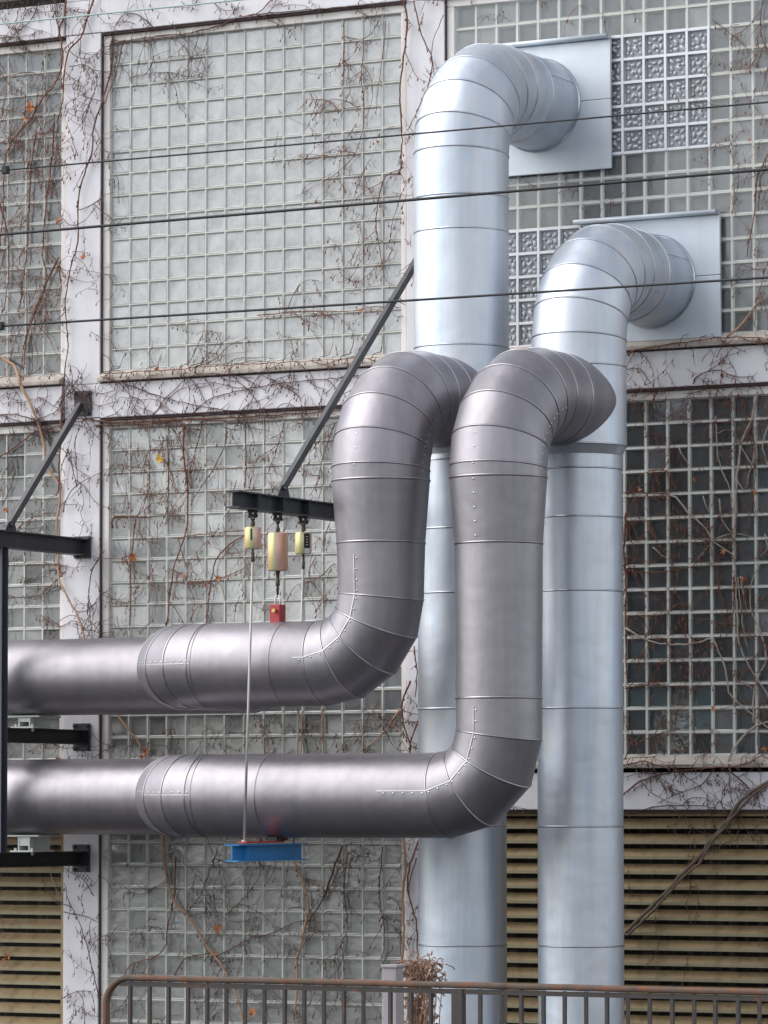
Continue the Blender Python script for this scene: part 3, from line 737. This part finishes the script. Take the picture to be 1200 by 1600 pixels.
# ------------------------------------------------------------------ creeper
WINRECTS = []
for bi in (-1, 0, 1):
    for fi, T in enumerate(TOPS): WINRECTS.append((bi*BAYW, bi*BAYW+3.0, T-3.0, T))
def surf(u, z):
    for a, b, c, d in WINRECTS:
        if a-.02 <= u <= b+.02 and c <= z <= d: return .022
        if a-.07 <= u <= b+.06 and d < z <= d+.09: return .045
        if a-.07 <= u <= b+.06 and c-.11 < z <= c: return .14
    return .095
class Creeper:
    def __init__(s, label, seed):
        s.root = thing('climbing_creeper', P(0, 0, 0), label, 'creeper', 'bare creeper on the facade'); s.rnd = random.Random(seed)
        s.tw = MB(); s.nst = 0
    def stem(s, pix, px, mat, spawn=1.0, lift=0.0, twl=.5, taper=.55):
        pts = []; rnd = s.rnd
        uv = [at(x, y, .06) for x, y in pix]
        # smooth resample (Catmull-Rom) with slight wobble
        out = []
        for i in range(len(uv)-1):
            p0 = uv[max(i-1, 0)]; p1 = uv[i]; p2 = uv[i+1]; p3 = uv[min(i+2, len(uv)-1)]
            L = math.hypot(p2[0]-p1[0], p2[1]-p1[1]); n = max(2, int(L/.05))
            for k in range(n):
                t = k/n
                out.append(tuple(.5*((2*p1[c])+(-p0[c]+p2[c])*t+(2*p0[c]-5*p1[c]+4*p2[c]-p3[c])*t*t+(-p0[c]+3*p1[c]-3*p2[c]+p3[c])*t**3)+rnd.uniform(-.006, .006) for c in (0, 1)))
        out.append(uv[-1])
        if len(out) < 2: return
        r = px/175/2*.78; n = len(out); ws = [surf(*q) for q in out]
        ws = [sum(ws[max(0, i-2):i+3])/len(ws[max(0, i-2):i+3]) for i in range(n)]
        P3 = [P(q[0], ws[i]+r+lift, q[1]) for i, q in enumerate(out)]
        m = MB(); m.tube(P3, [r*(1-(1-taper)*i/n)*rnd.uniform(.85, 1.15) for i in range(n)], 6 if px > 3 else 5); m.build('stem', MT[mat], s.root)
        for i in range(1, n-1):
            if rnd.random() < .11*spawn*.8:
                a = math.atan2(out[i+1][1]-out[i-1][1], out[i+1][0]-out[i-1][0]) + rnd.choice((-1, 1))*rnd.uniform(.4, 1.3)
                s.twig(out[i][0], out[i][1], a, rnd.uniform(.3, 1.2)*twl, .0045, 0)
            if rnd.random() < .35*spawn: s.stub(out[i][0], out[i][1])
    def stub(s, u, z, r=.0035):
        rnd = s.rnd; w = surf(u, z)+.01; L = rnd.uniform(.015, .05); du = rnd.uniform(-.6, .6)*L
        m = s.tw; a = P(u, w, z); b = P(u+du*.6, w+.012, z-L*.6); c = P(u+du, w+.012, z-L)
        m.tube([a, b, c], [r*.8, r*.9, r*1.3], 3, False)
        if rnd.random() < .4: m.tube([c+Vector((0, 0, .008)), c-Vector((0, 0, .010))], [r*2.3, r*1.6], 4, True)
    def twig(s, u, z, a, L, r, lvl):
        rnd = s.rnd; n = max(2, int(L/.032)); pts = []; curl = rnd.uniform(-.10, .10); drift = 0
        for i in range(n+1):
            pts.append((u, z)); drift = drift*.6+rnd.uniform(-.28, .28); a += drift*.55+curl
            u += math.cos(a)*.032; z += math.sin(a)*.032
        P3 = [P(q[0], surf(*q)+.008+rnd.uniform(0, .006), q[1]) for q in pts]
        s.tw.tube(P3, [r*(1-.55*i/n) for i in range(n+1)], 3, False)
        for i, q in enumerate(pts):
            if rnd.random() < .30: s.stub(*q, r=.003)
            if lvl < 2 and i > 1 and rnd.random() < (.13 if lvl == 0 else .09):
                s.twig(q[0], q[1], a+rnd.choice((-1, 1))*rnd.uniform(.5, 1.2), L*rnd.uniform(.25, .6), r*.72, lvl+1)
    def region(s, x0, y0, x1, y1, n, L=(.3, .9), ang=None, r=.005):
        rnd = s.rnd
        for _ in range(int(n*.75)):
            u, z = at(rnd.uniform(x0, x1), rnd.uniform(y0, y1), .05)
            a = rnd.uniform(0, 6.283) if ang is None else math.radians(rnd.choice(ang)+rnd.uniform(-22, 22))
            s.twig(u, z, a, rnd.uniform(*L), r*rnd.uniform(.6, 1.1), 0)
    def leaf(s, x, y, size=.06, mat='leaf'):
        rnd = s.rnd; u, z = at(x, y, .05); w = surf(u, z)+.03; m = MB(); n = 9; rot = rnd.uniform(0, 6.28)
        vs = [P(u, w, z)]
        for k in range(n):
            a = rot+2*math.pi*k/n; rr = size/2*(1 if k % 2 == 0 else .55)*rnd.uniform(.7, 1.2)
            vs.append(P(u+math.cos(a)*rr, w+rnd.uniform(-.3, .5)*size*.6, z+math.sin(a)*rr))
        m.add(vs, [(0, k+1, (k+1) % n+1) for k in range(n)], 0); m.build('leaf', MT[mat], s.root)
    def finish(s, mat='bark_dark'):
        if s.tw.v: s.tw.build('twigs', MT[mat], s.root)['kind'] = 'stuff'

c = Creeper('dense reddish creeper hanging in vertical strands over the upper left window', 1)
c.stem([(108, -20), (105, 25), (95, 45), (98, 65), (100, 100), (85, 130), (65, 150), (45, 185), (20, 215), (5, 250), (2, 330), (-5, 400)], 4, 'bark_red')
c.stem([(55, 205), (47, 250), (42, 330), (38, 400), (28, 480)], 3.5, 'bark_red', 2)
c.stem([(82, 190), (78, 250), (68, 330), (64, 400), (70, 440), (45, 500), (33, 545)], 3.5, 'bark_red', 2)
c.stem([(-10, 300), (8, 360), (10, 430), (3, 480), (-10, 520)], 3, 'bark_red', 2)
c.stem([(90, 400), (75, 430), (60, 470), (40, 520), (35, 570)], 4, 'bark_red', 2)
c.stem([(0, 120), (40, 112), (70, 118), (95, 112)], 2, 'bark_dark', 2)
c.stem([(-10, 95), (10, 130), (40, 155), (25, 200), (-5, 225)], 2, 'bark_dark', 2)
c.region(0, 80, 98, 580, 80, (.15, .7), (250, 270, 290, 200), .0045)
c.region(0, 80, 98, 300, 20, (.2, .6), (0, 180, 30), .004)
c.leaf(49, 168, .12); c.leaf(40, 186, .06); c.leaf(92, 345, .06)
c.finish('bark_red')
c = Creeper('dark creeper stem winding down the left concrete column beside the palest window', 2)
c.stem([(157, -20), (140, 30), (130, 60), (112, 80), (104, 120), (102, 150), (98, 165), (86, 190)], 4, 'bark_red')
c.stem([(100, 130), (103, 145)], 3, 'bark_red', 0)
c.stem([(175, 55), (172, 95), (163, 160), (150, 200), (147, 240), (130, 290), (126, 330), (125, 380), (112, 430), (106, 480), (110, 540), (103, 600), (98, 660)], 3.6, 'bark_dark', 1.3)
c.stem([(192, 60), (183, 95), (172, 135), (163, 165)], 3, 'bark_red', 1.5)
c.stem([(125, 330), (150, 320), (165, 305), (178, 300)], 2, 'bark_dark'); c.stem([(125, 245), (115, 215), (108, 190)], 1.8, 'bark_dark', 2)
c.stem([(112, 105), (135, 103), (150, 112), (158, 125)], 2, 'bark_dark', 3)
c.stem([(145, 245), (118, 300)], 1.6, 'bark_dark', 2)
c.region(104, 90, 158, 580, 26, (.12, .45), None, .0035); c.region(165, 70, 182, 560, 22, (.1, .4), (250, 290, 200), .004)
c.region(112, 100, 156, 140, 14, (.1, .3), None, .0035)
c.leaf(137, 402, .07); c.finish()
c = Creeper('thin tangled creeper strands spread over the top concrete beam', 3)
c.stem([(380, 25), (340, 40), (290, 52), (230, 58), (185, 65), (175, 60)], 3.4, 'bark_dark', 1.6)
c.stem([(246, 48), (225, 28), (200, 22), (180, 45), (160, 72)], 2.4, 'bark_dark')
c.stem([(455, -15), (430, 0), (405, 22), (380, 28)], 3, 'bark_red'); c.stem([(390, 25), (500, 15), (620, 5), (700, 0)], 2.4, 'bark_dark')
c.stem([(65, 5), (50, 35), (20, 58), (10, 72)], 2.4, 'bark_dark', 2); c.stem([(0, 60), (40, 58), (70, 48)], 1.6, 'bark_dark', 2); c.stem([(90, -5), (92, 40), (97, 64)], 2, 'bark_red', 2)
c.stem([(35, 10), (25, 40), (5, 65)], 1.5, 'bark_dark', 2); c.stem([(145, 0), (140, 30), (150, 60)], 1.5, 'bark_dark', 2)
c.region(0, 2, 250, 60, 34, (.15, .6), None, .0035); c.region(250, 0, 620, 15, 22, (.12, .4), None, .0035); c.region(260, 60, 330, 130, 16, (.1, .35), None, .0035)
c.stem([(200, 120), (250, 112), (300, 118), (330, 95)], 1.6, 'bark_dark', 3)
c.finish()
c = Creeper('faint reddish creeper over the right side of the palest window', 4)
c.stem([(632, -10), (640, 40), (634, 90), (628, 150), (632, 220), (628, 275)], 4, 'bark_dark', 1.6)
c.stem([(650, 5), (662, 55), (678, 90), (676, 125), (662, 160), (640, 205)], 3, 'bark_dark', 1.8); c.stem([(696, 25), (680, 65), (676, 100)], 1.8, 'bark_dark')
c.stem([(565, 60), (562, 120), (566, 170), (560, 220), (540, 255), (500, 285), (460, 305)], 1.8, 'bark_red', 1.2); c.stem([(600, 30), (594, 90), (588, 140), (585, 180)], 1.8, 'bark_red')
c.stem([(535, 30), (535, 90), (532, 150)], 1.6, 'bark_red'); c.stem([(630, 262), (600, 275), (590, 310), (585, 350), (592, 400), (600, 435), (612, 445)], 2.2, 'bark_red', 2)
c.stem([(400, 492), (470, 486), (540, 485), (590, 478), (620, 480)], 2.4, 'bark_red', 2); c.stem([(560, 165), (500, 170), (480, 140)], 1.4, 'bark_red', 1.5)
c.stem([(628, 300), (612, 340), (605, 380)], 1.6, 'bark_red'); c.stem([(520, 245), (470, 240), (440, 260)], 1.4, 'bark_red', 2)
c.region(520, 40, 628, 540, 26, (.2, .8), (250, 290, 200, 330), .0030); c.region(420, 200, 560, 340, 10, (.2, .6), None, .0028); c.region(630, 20, 700, 280, 22, (.12, .4), None, .0038); c.region(300, 440, 620, 560, 14, (.2, .6), (10, 170), .003)
c.region(630, 290, 647, 520, 16, (.08, .25), None, .004)
c.leaf(591, 222, .035); c.leaf(565, 485, .045); c.finish('bark_red')
c = Creeper('thick tan creeper trunk climbing the left column behind the steel strut', 5)
c.stem([(-10, 553), (25, 575), (45, 615), (60, 650), (68, 700), (72, 730), (90, 755), (92, 780), (88, 820), (90, 870), (97, 905), (112, 935), (128, 965), (138, 1000)], 6.5, 'bark_tan', .8, .01)
c.stem([(102, 635), (99, 700), (95, 745), (91, 770)], 4.5, 'bark_red', 1.2, .01); c.stem([(-5, 715), (25, 695), (55, 674), (100, 665), (150, 655)], 3.6, 'bark_red', 1.2)
c.stem([(100, 895), (85, 910), (68, 920), (60, 930), (0, 935)], 2.4, 'bark_red', 1.5); c.stem([(98, 895), (75, 882), (50, 878), (30, 885)], 2, 'bark_tan', 1)
c.stem([(25, 825), (50, 808), (75, 800), (88, 805)], 2.4, 'bark_red', 1.5); c.stem([(110, 700), (125, 760), (122, 690), (138, 650)], 2, 'bark_dark', 2)
c.stem([(103, 800), (110, 775), (130, 755), (158, 740)], 2.4, 'bark_dark', 1.5); c.stem([(165, 860), (150, 885), (142, 930), (148, 995)], 2.4, 'bark_dark', 2); c.stem([(0, 650), (30, 648), (60, 655), (95, 640), (110, 600)], 2.4, 'bark_dark', 1.6)
c.stem([(60, 960), (90, 980), (115, 970), (130, 975)], 2.2, 'bark_red', 2); c.stem([(0, 790), (20, 740), (10, 700)], 2, 'bark_red', 2)
c.region(0, 600, 158, 660, 40, (.12, .45), None, .0040); c.region(0, 680, 95, 990, 46, (.15, .5), (250, 290, 180, 0), .0040); c.region(104, 670, 158, 990, 24, (.12, .4), None, .0038)
c.leaf(10, 797, .07); c.leaf(0, 770, .05); c.finish('bark_dark')
c = Creeper('dense net of thin creeper along the beam above the spring hangers', 6)
c.stem([(130, 655), (180, 660), (250, 657), (330, 653), (400, 650), (480, 645), (530, 640)], 4, 'bark_red', 1.4)
c.stem([(150, 665), (230, 662), (300, 655), (370, 657), (440, 650)], 3, 'bark_dark', 1.4)
c.stem([(165, 590), (200, 600), (260, 622), (320, 635), (380, 645)], 2.2, 'bark_dark', 2); c.stem([(300, 650), (330, 625), (380, 610), (440, 600), (520, 592), (600, 585)], 2.2, 'bark_dark', 2)
c.stem([(240, 650), (270, 615), (300, 590), (340, 585), (400, 592)], 2, 'bark_dark', 2); c.stem([(420, 650), (400, 620), (380, 600), (350, 592)], 2, 'bark_dark', 2); c.stem([(480, 650), (470, 620), (440, 600), (420, 590)], 2, 'bark_red', 2)
c.stem([(170, 585), (260, 580), (370, 572), (500, 565), (600, 560)], 2, 'bark_red', 2)
c.region(165, 595, 540, 652, 38, (.15, .55), (10, 170, 60, 120, 200, 340), .0042); c.region(165, 655, 520, 670, 30, (.1, .35), (0, 180), .004)
c.leaf(256, 578, .05); c.finish('bark_dark')
c = Creeper('reddish creeper scattered over the window behind the spring hangers', 7)
c.stem([(285, 660), (285, 710), (289, 750), (291, 790), (288, 830), (278, 860), (268, 890), (263, 930), (256, 985)], 4, 'bark_red', 2)
c.stem([(320, 640), (310, 680), (298, 720), (291, 755)], 2.4, 'bark_dark', 2); c.stem([(352, 670), (345, 705), (325, 740), (305, 770), (295, 790)], 2.4, 'bark_dark', 2)
c.stem([(258, 680), (261, 730), (259, 790), (260, 830)], 2.4, 'bark_red', 2); c.stem([(173, 825), (175, 808), (205, 806), (230, 809)], 4, 'bark_red', 1.5); c.stem([(207, 807), (225, 795), (235, 786), (255, 782)], 2, 'bark_dark', 2)
c.stem([(208, 810), (205, 850), (200, 880), (202, 930), (198, 985)], 2.8, 'bark_red', 2); c.stem([(380, 835), (350, 855), (335, 875), (328, 905), (323, 940), (320, 985)], 3.4, 'bark_red', 2)
c.stem([(290, 910), (320, 908), (340, 903), (375, 890), (400, 870)], 2.8, 'bark_red', 2); c.stem([(270, 840), (310, 835), (350, 830), (385, 827)], 2.4, 'bark_red', 1.6)
c.stem([(490, 870), (480, 900), (500, 930), (515, 940)], 2, 'bark_red', 2); c.stem([(520, 660), (500, 720), (490, 760), (480, 775)], 2, 'bark_dark', 2); c.stem([(440, 660), (430, 700), (415, 740)], 2, 'bark_red', 2)
c.stem([(520, 880), (490, 905), (460, 915), (445, 940)], 2, 'bark_red', 2); c.stem([(380, 660), (382, 720), (378, 770)], 2.2, 'bark_dark', 2)
c.region(175, 670, 520, 985, 140, (.12, .5), (250, 290, 200, 340, 60), .0036); c.region(175, 670, 400, 760, 26, (.1, .4), (270,), .004)
c.leaf(249, 718, .10, 'leaf_y'); c.leaf(209, 872, .09); c.leaf(231, 758, .045); c.leaf(287, 900, .05); c.leaf(342, 904, .07); c.leaf(322, 915, .04); c.finish('bark_red')
c = Creeper('creeper bits on the strip of wall between the two dark ducts', 8)
c.stem([(178, 1110), (198, 1140), (215, 1160), (226, 1185)], 5.5, 'bark_tan', 1.4); c.stem([(500, 1105), (502, 1140), (498, 1190)], 4, 'bark_tan', 2); c.stem([(470, 1110), (469, 1190)], 4, 'bark_tan', 1)
c.stem([(400, 1125), (415, 1150), (420, 1190)], 3, 'bark_tan', 2); c.stem([(622, 1108), (600, 1140), (570, 1168), (545, 1188)], 4, 'bark_tan', 2)
c.stem([(645, 1065), (632, 1100), (636, 1140), (645, 1165), (640, 1200)], 4.5, 'bark_red', 2); c.stem([(660, 1120), (648, 1150), (640, 1190)], 3.6, 'bark_red', 2)
c.stem([(40, 1175), (60, 1165), (90, 1160)], 2.4, 'bark_dark', 2); c.stem([(575, 1100), (590, 1120), (640, 1150)], 2, 'bark_tan', 2); c.stem([(650, 1010), (655, 1050), (652, 1090)], 3, 'bark_red', 1)
c.region(175, 1110, 640, 1185, 60, (.12, .45), (250, 290, 200, 30, 150), .0036); c.region(100, 1165, 160, 1190, 10, (.1, .3), None, .004); c.region(630, 1000, 665, 1185, 10, (.1, .3), None, .004)
c.leaf(228, 1175, .09); c.leaf(92, 1187, .085); c.leaf(222, 1182, .05); c.finish('bark_dark')
c = Creeper('brown creeper stems crossing the lowest window above the railing', 9)
c.stem([(252, 1300), (255, 1350), (262, 1390), (272, 1412), (292, 1432), (312, 1465), (330, 1490), (352, 1520), (368, 1560), (382, 1610)], 6, 'bark_tan', 1)
c.stem([(272, 1340), (270, 1390), (266, 1420), (258, 1450), (257, 1475), (240, 1495), (200, 1508), (190, 1530)], 3.6, 'bark_red', 1.2)
c.stem([(458, 1345), (474, 1385), (480, 1415), (474, 1450), (462, 1500), (462, 1545), (455, 1610)], 5.5, 'bark_tan', 1.4); c.stem([(532, 1320), (515, 1370), (500, 1410), (478, 1440)], 4, 'bark_dark', 2)
c.stem([(400, 1465), (430, 1455), (460, 1440), (478, 1438)], 3, 'bark_dark', 2); c.stem([(330, 1495), (355, 1485), (400, 1460)], 2.8, 'bark_dark', 1.6); c.stem([(270, 1525), (285, 1500), (305, 1492), (330, 1490)], 3, 'bark_dark', 2)
c.stem([(540, 1330), (535, 1400), (540, 1450), (520, 1500), (525, 1560)], 2.4, 'bark_dark', 2); c.stem([(595, 1320), (590, 1400), (598, 1460), (592, 1520)], 2.4, 'bark_dark', 2)
c.stem([(285, 1430), (310, 1400), (325, 1360), (340, 1320)], 2.4, 'bark_dark', 2); c.stem([(350, 1430), (390, 1390), (410, 1350)], 2, 'bark_dark', 2)
c.region(172, 1320, 628, 1600, 150, (.15, .5), (250, 290, 200, 340, 60, 120), .0036)
c.leaf(341, 1450, .10); c.leaf(336, 1490, .05); c.leaf(395, 1582, .10); c.leaf(385, 1592, .06); c.finish('bark_dark')
c = Creeper('upright creeper trunks on the column left of the pale duct', 10)
c.stem([(634, 1300), (638, 1350), (634, 1400), (636, 1460), (632, 1530), (634, 1610)], 6.5, 'bark_tan', .8, .01); c.stem([(657, 1315), (645, 1350), (640, 1380), (648, 1420), (655, 1450), (655, 1530)], 4, 'bark_red', 1)
c.stem([(655, 1340), (645, 1370), (643, 1400)], 3, 'bark_dark', 1); c.stem([(640, 1470), (652, 1455)], 2, 'bark_dark', 1)
c.region(630, 1310, 660, 1500, 14, (.1, .3), None, .004); c.finish('bark_dark')
c = Creeper('sparse dark creeper sprigs on the lowest part of the left column', 11)
c.stem([(158, 1560), (150, 1520), (140, 1480), (128, 1440), (112, 1410), (104, 1380)], 2.4, 'bark_dark', 2); c.stem([(104, 1425), (125, 1428), (140, 1432), (155, 1440)], 2.2, 'bark_dark', 2); c.stem([(100, 1560), (125, 1548), (150, 1550)], 2, 'bark_dark', 2)
c.stem([(150, 1400), (135, 1375), (118, 1362)], 2, 'bark_dark', 2); c.stem([(72, 1335), (80, 1365), (88, 1385), (97, 1405)], 2, 'bark_pale', 0, .03)
c.region(102, 1365, 158, 1590, 26, (.1, .4), None, .0036)
c.leaf(13, 1494, .09); c.leaf(6, 1500, .05); c.finish()
c = Creeper('thick grey rope-like creeper trunk slanting across the wide tan louver', 12)
tr_ = [(978, 1458), (1010, 1425), (1040, 1397), (1062, 1370), (1090, 1342), (1112, 1312), (1140, 1280), (1165, 1250), (1190, 1232), (1230, 1210)]
c.stem(tr_, 7, 'bark_grey', .5, .03, .4, .95); c.stem([(x+3, y+4+3*math.sin(i*2)) for i, (x, y) in enumerate(tr_)], 5, 'bark_grey', .4, .045, .4, .95)
c.stem([(1144, 1195), (1150, 1210), (1170, 1225), (1180, 1240)], 3.6, 'bark_dark', 1, .02)
c.stem([(975, 1243), (1005, 1220), (1050, 1207), (1110, 1200), (1165, 1195), (1200, 1175)], 3.4, 'bark_red', 1.8); c.stem([(975, 1198), (1010, 1190), (1040, 1197), (1090, 1196)], 3, 'bark_red', 2)
c.stem([(980, 1272), (1020, 1262), (1070, 1258), (1120, 1262)], 2.2, 'bark_dark', 2); c.stem([(1120, 1200), (1100, 1225), (1060, 1240), (1030, 1255)], 2, 'bark_dark', 2)
c.region(975, 1205, 1200, 1265, 34, (.12, .45), None, .0040); c.region(975, 1280, 1200, 1500, 14, (.1, .35), (270,), .0034); c.region(800, 1200, 838, 1265, 6, (.1, .25), None, .004)
c.leaf(1190, 1231, .07, 'leaf_y'); c.leaf(1195, 1170, .06); c.finish('bark_dark')
c = Creeper('pale grey creeper stems climbing the dark window at the right edge', 13)
for q, px in (([(1182, 612), (1172, 655), (1157, 690), (1150, 740), (1147, 800), (1146, 860), (1148, 920), (1150, 960), (1153, 1005), (1168, 1040), (1185, 1065), (1200, 1090), (1215, 1120)], 4.6),
    ([(1150, 900), (1155, 950), (1160, 990), (1165, 1010)], 3), ([(1116, 650), (1118, 700), (1125, 735), (1138, 765), (1143, 800)], 3), ([(1150, 685), (1165, 715), (1175, 725)], 3), ([(1121, 780), (1125, 810), (1138, 830), (1145, 855)], 3),
    ([(1148, 745), (1160, 765), (1168, 740), (1180, 690)], 3), ([(1058, 700), (1075, 728)], 2.4), ([(1040, 772), (1055, 778), (1072, 800), (1085, 810), (1100, 825), (1112, 845), (1130, 858), (1148, 872)], 4), ([(1112, 846), (1098, 862), (1085, 875)], 2.4), ([(1018, 855), (1030, 865), (1050, 880)], 2.6),
    ([(1112, 846), (1130, 835), (1155, 835), (1175, 840)], 2.6), ([(975, 982), (995, 993), (1020, 1003), (1050, 1007), (1085, 1005), (1112, 998), (1122, 1020), (1132, 1045), (1136, 1080), (1150, 1098), (1172, 1115), (1195, 1135), (1210, 1145)], 4.4),
    ([(1140, 1195), (1148, 1170), (1160, 1150), (1178, 1135), (1210, 1125)], 5.4), ([(1175, 1130), (1175, 1090), (1180, 1065), (1195, 1030), (1190, 1000), (1180, 970), (1170, 950), (1172, 910), (1185, 880)], 3.6), ([(1155, 900), (1162, 945), (1168, 960)], 3),
    ([(1205, 650), (1190, 690), (1195, 720), (1205, 740)], 3.2), ([(1192, 835), (1198, 855), (1185, 870)], 2.8), ([(1095, 775), (1105, 800), (1108, 760)], 2.4), ([(1150, 1065), (1165, 1068), (1175, 1080)], 2.6), ([(1118, 678), (1130, 670), (1145, 676)], 2)):
    c.stem(q, px, 'bark_pale', .5)
c.stem([(976, 800), (973, 860), (976, 920), (975, 985), (978, 1060)], 4.4, 'bark_red', 2); c.stem([(972, 770), (1000, 770), (1040, 771)], 2.8, 'bark_red', 2); c.stem([(975, 1075), (1010, 1070), (1060, 1072)], 2.6, 'bark_dark', 2); c.stem([(1145, 890), (1144, 950), (1140, 980)], 3.4, 'bark_red', 2)
c.stem([(975, 1190), (985, 1165), (995, 1150)], 2.6, 'bark_dark', 2); c.stem([(1010, 735), (1042, 738), (1043, 800)], 2.6, 'bark_red', 2); c.stem([(1170, 640), (1178, 720), (1172, 790)], 2.8, 'bark_dark', 2)
c.stem([(975, 890), (1010, 895), (1050, 890), (1085, 885)], 2.4, 'bark_red', 2); c.stem([(985, 1165), (1030, 1145), (1060, 1140)], 2.2, 'bark_dark', 2)
c.region(975, 620, 1200, 1185, 170, (.12, .5), (250, 290, 200, 340, 60, 120), .0040); c.region(975, 600, 1200, 632, 40, (.1, .35), None, .004)
for x, y in ((1115, 1108), (1130, 862), (1085, 750), (1180, 770), (1000, 765), (1160, 905)): c.leaf(x, y, .055)
c.finish('bark_red')
c = Creeper('thin reddish creeper on the right edge of the upper right window', 14)
c.stem([(1140, 528), (1155, 512), (1175, 482), (1190, 465), (1212, 450)], 4.6, 'bark_tan', 1); c.stem([(1204, 230), (1182, 275), (1177, 330), (1168, 375), (1165, 400)], 3, 'bark_red', 2); c.stem([(1192, -10), (1186, 40), (1198, 90), (1192, 125), (1188, 150)], 2.2, 'bark_dark', 2)
c.stem([(1205, 390), (1190, 430), (1180, 470)], 2.2, 'bark_red', 2); c.stem([(1110, 30), (1150, 60), (1175, 80), (1200, 75)], 1.6, 'bark_dark', 2)
c.stem([(970, 562), (1000, 548), (1050, 540), (1100, 533), (1150, 528), (1200, 530)], 3, 'bark_red', 2); c.stem([(975, 580), (1000, 575), (1020, 600)], 2, 'bark_dark', 2); c.stem([(1085, 600), (1100, 583), (1130, 580), (1150, 590), (1180, 588)], 2.4, 'bark_dark', 2)
c.region(1100, 20, 1200, 500, 50, (.12, .5), (250, 290, 200), .0030); c.region(970, 535, 1200, 605, 20, (.1, .4), None, .0036); c.region(715, 0, 1000, 40, 14, (.1, .4), None, .003); c.region(800, 270, 1000, 330, 14, (.1, .35), None, .003)
c.leaf(1165, 178, .035); c.leaf(1172, 218, .035); c.finish('bark_red')

# dry shrub behind the railing
us_, zs_ = at(652, 1500, 6.4)
sh = thing('dry_shrub', P(us_, 6.4, 0), 'withered brown shrub with curled leaves beside the grey post', 'shrub')
m = MB(); rnd = random.Random(5); lf = MB()
for i in range(46):
    a = rnd.uniform(0, 6.28); u = us_+rnd.uniform(-.06, .10); w = 6.4+rnd.uniform(-.1, .1); pts = []; n = 14; H = zs_*rnd.uniform(.70, .99); sp = rnd.uniform(.0, .12)
    for k in range(n+1):
        t = k/n; pts.append(P(u+math.cos(a)*sp*t*t+rnd.uniform(-.008, .008), w+math.sin(a)*sp*t*t, H*t-(.10*sp*8)*max(0, t-.85)))
    m.tube(pts, [.006*(1-.5*k/n) for k in range(n+1)], 4, False)
    for k in range(5, n+1):
        for _ in range(3):
            p = pts[k]; d = Vector((rnd.uniform(-1, 1), rnd.uniform(-1, 1), rnd.uniform(-1, .6))).normalized(); s_ = rnd.uniform(.015, .045); e = d.cross(Vector((rnd.random(), rnd.random(), rnd.random()))).normalized()
            lf.add([p, p+d*s_*.5+e*s_*.3, p+d*s_+Vector((0, 0, -.01)), p+d*s_*.5-e*s_*.25+Vector((0, 0, .008))], [(0, 1, 2, 3)])
for i in range(200):
    a = rnd.uniform(0, 6.28); rr = rnd.uniform(.02, .17); p = P(us_+.02+math.cos(a)*rr, 6.4+rnd.uniform(-.12, .12), zs_-.06+math.sin(a)*rr*.55)
    pts = [p]; d = Vector((rnd.uniform(-1, 1), rnd.uniform(-1, 1), rnd.uniform(-1, 1))).normalized()
    for k in range(5): d = (d+Vector((rnd.uniform(-.7, .7), rnd.uniform(-.7, .7), rnd.uniform(-.9, .4)))).normalized(); pts.append(pts[-1]+d*.022)
    m.tube(pts, .0042, 3, False)
m.build('branches', MT['straw'], sh)['kind'] = 'stuff'; lf.build('dry_leaves', MT['straw'], sh)['kind'] = 'stuff'
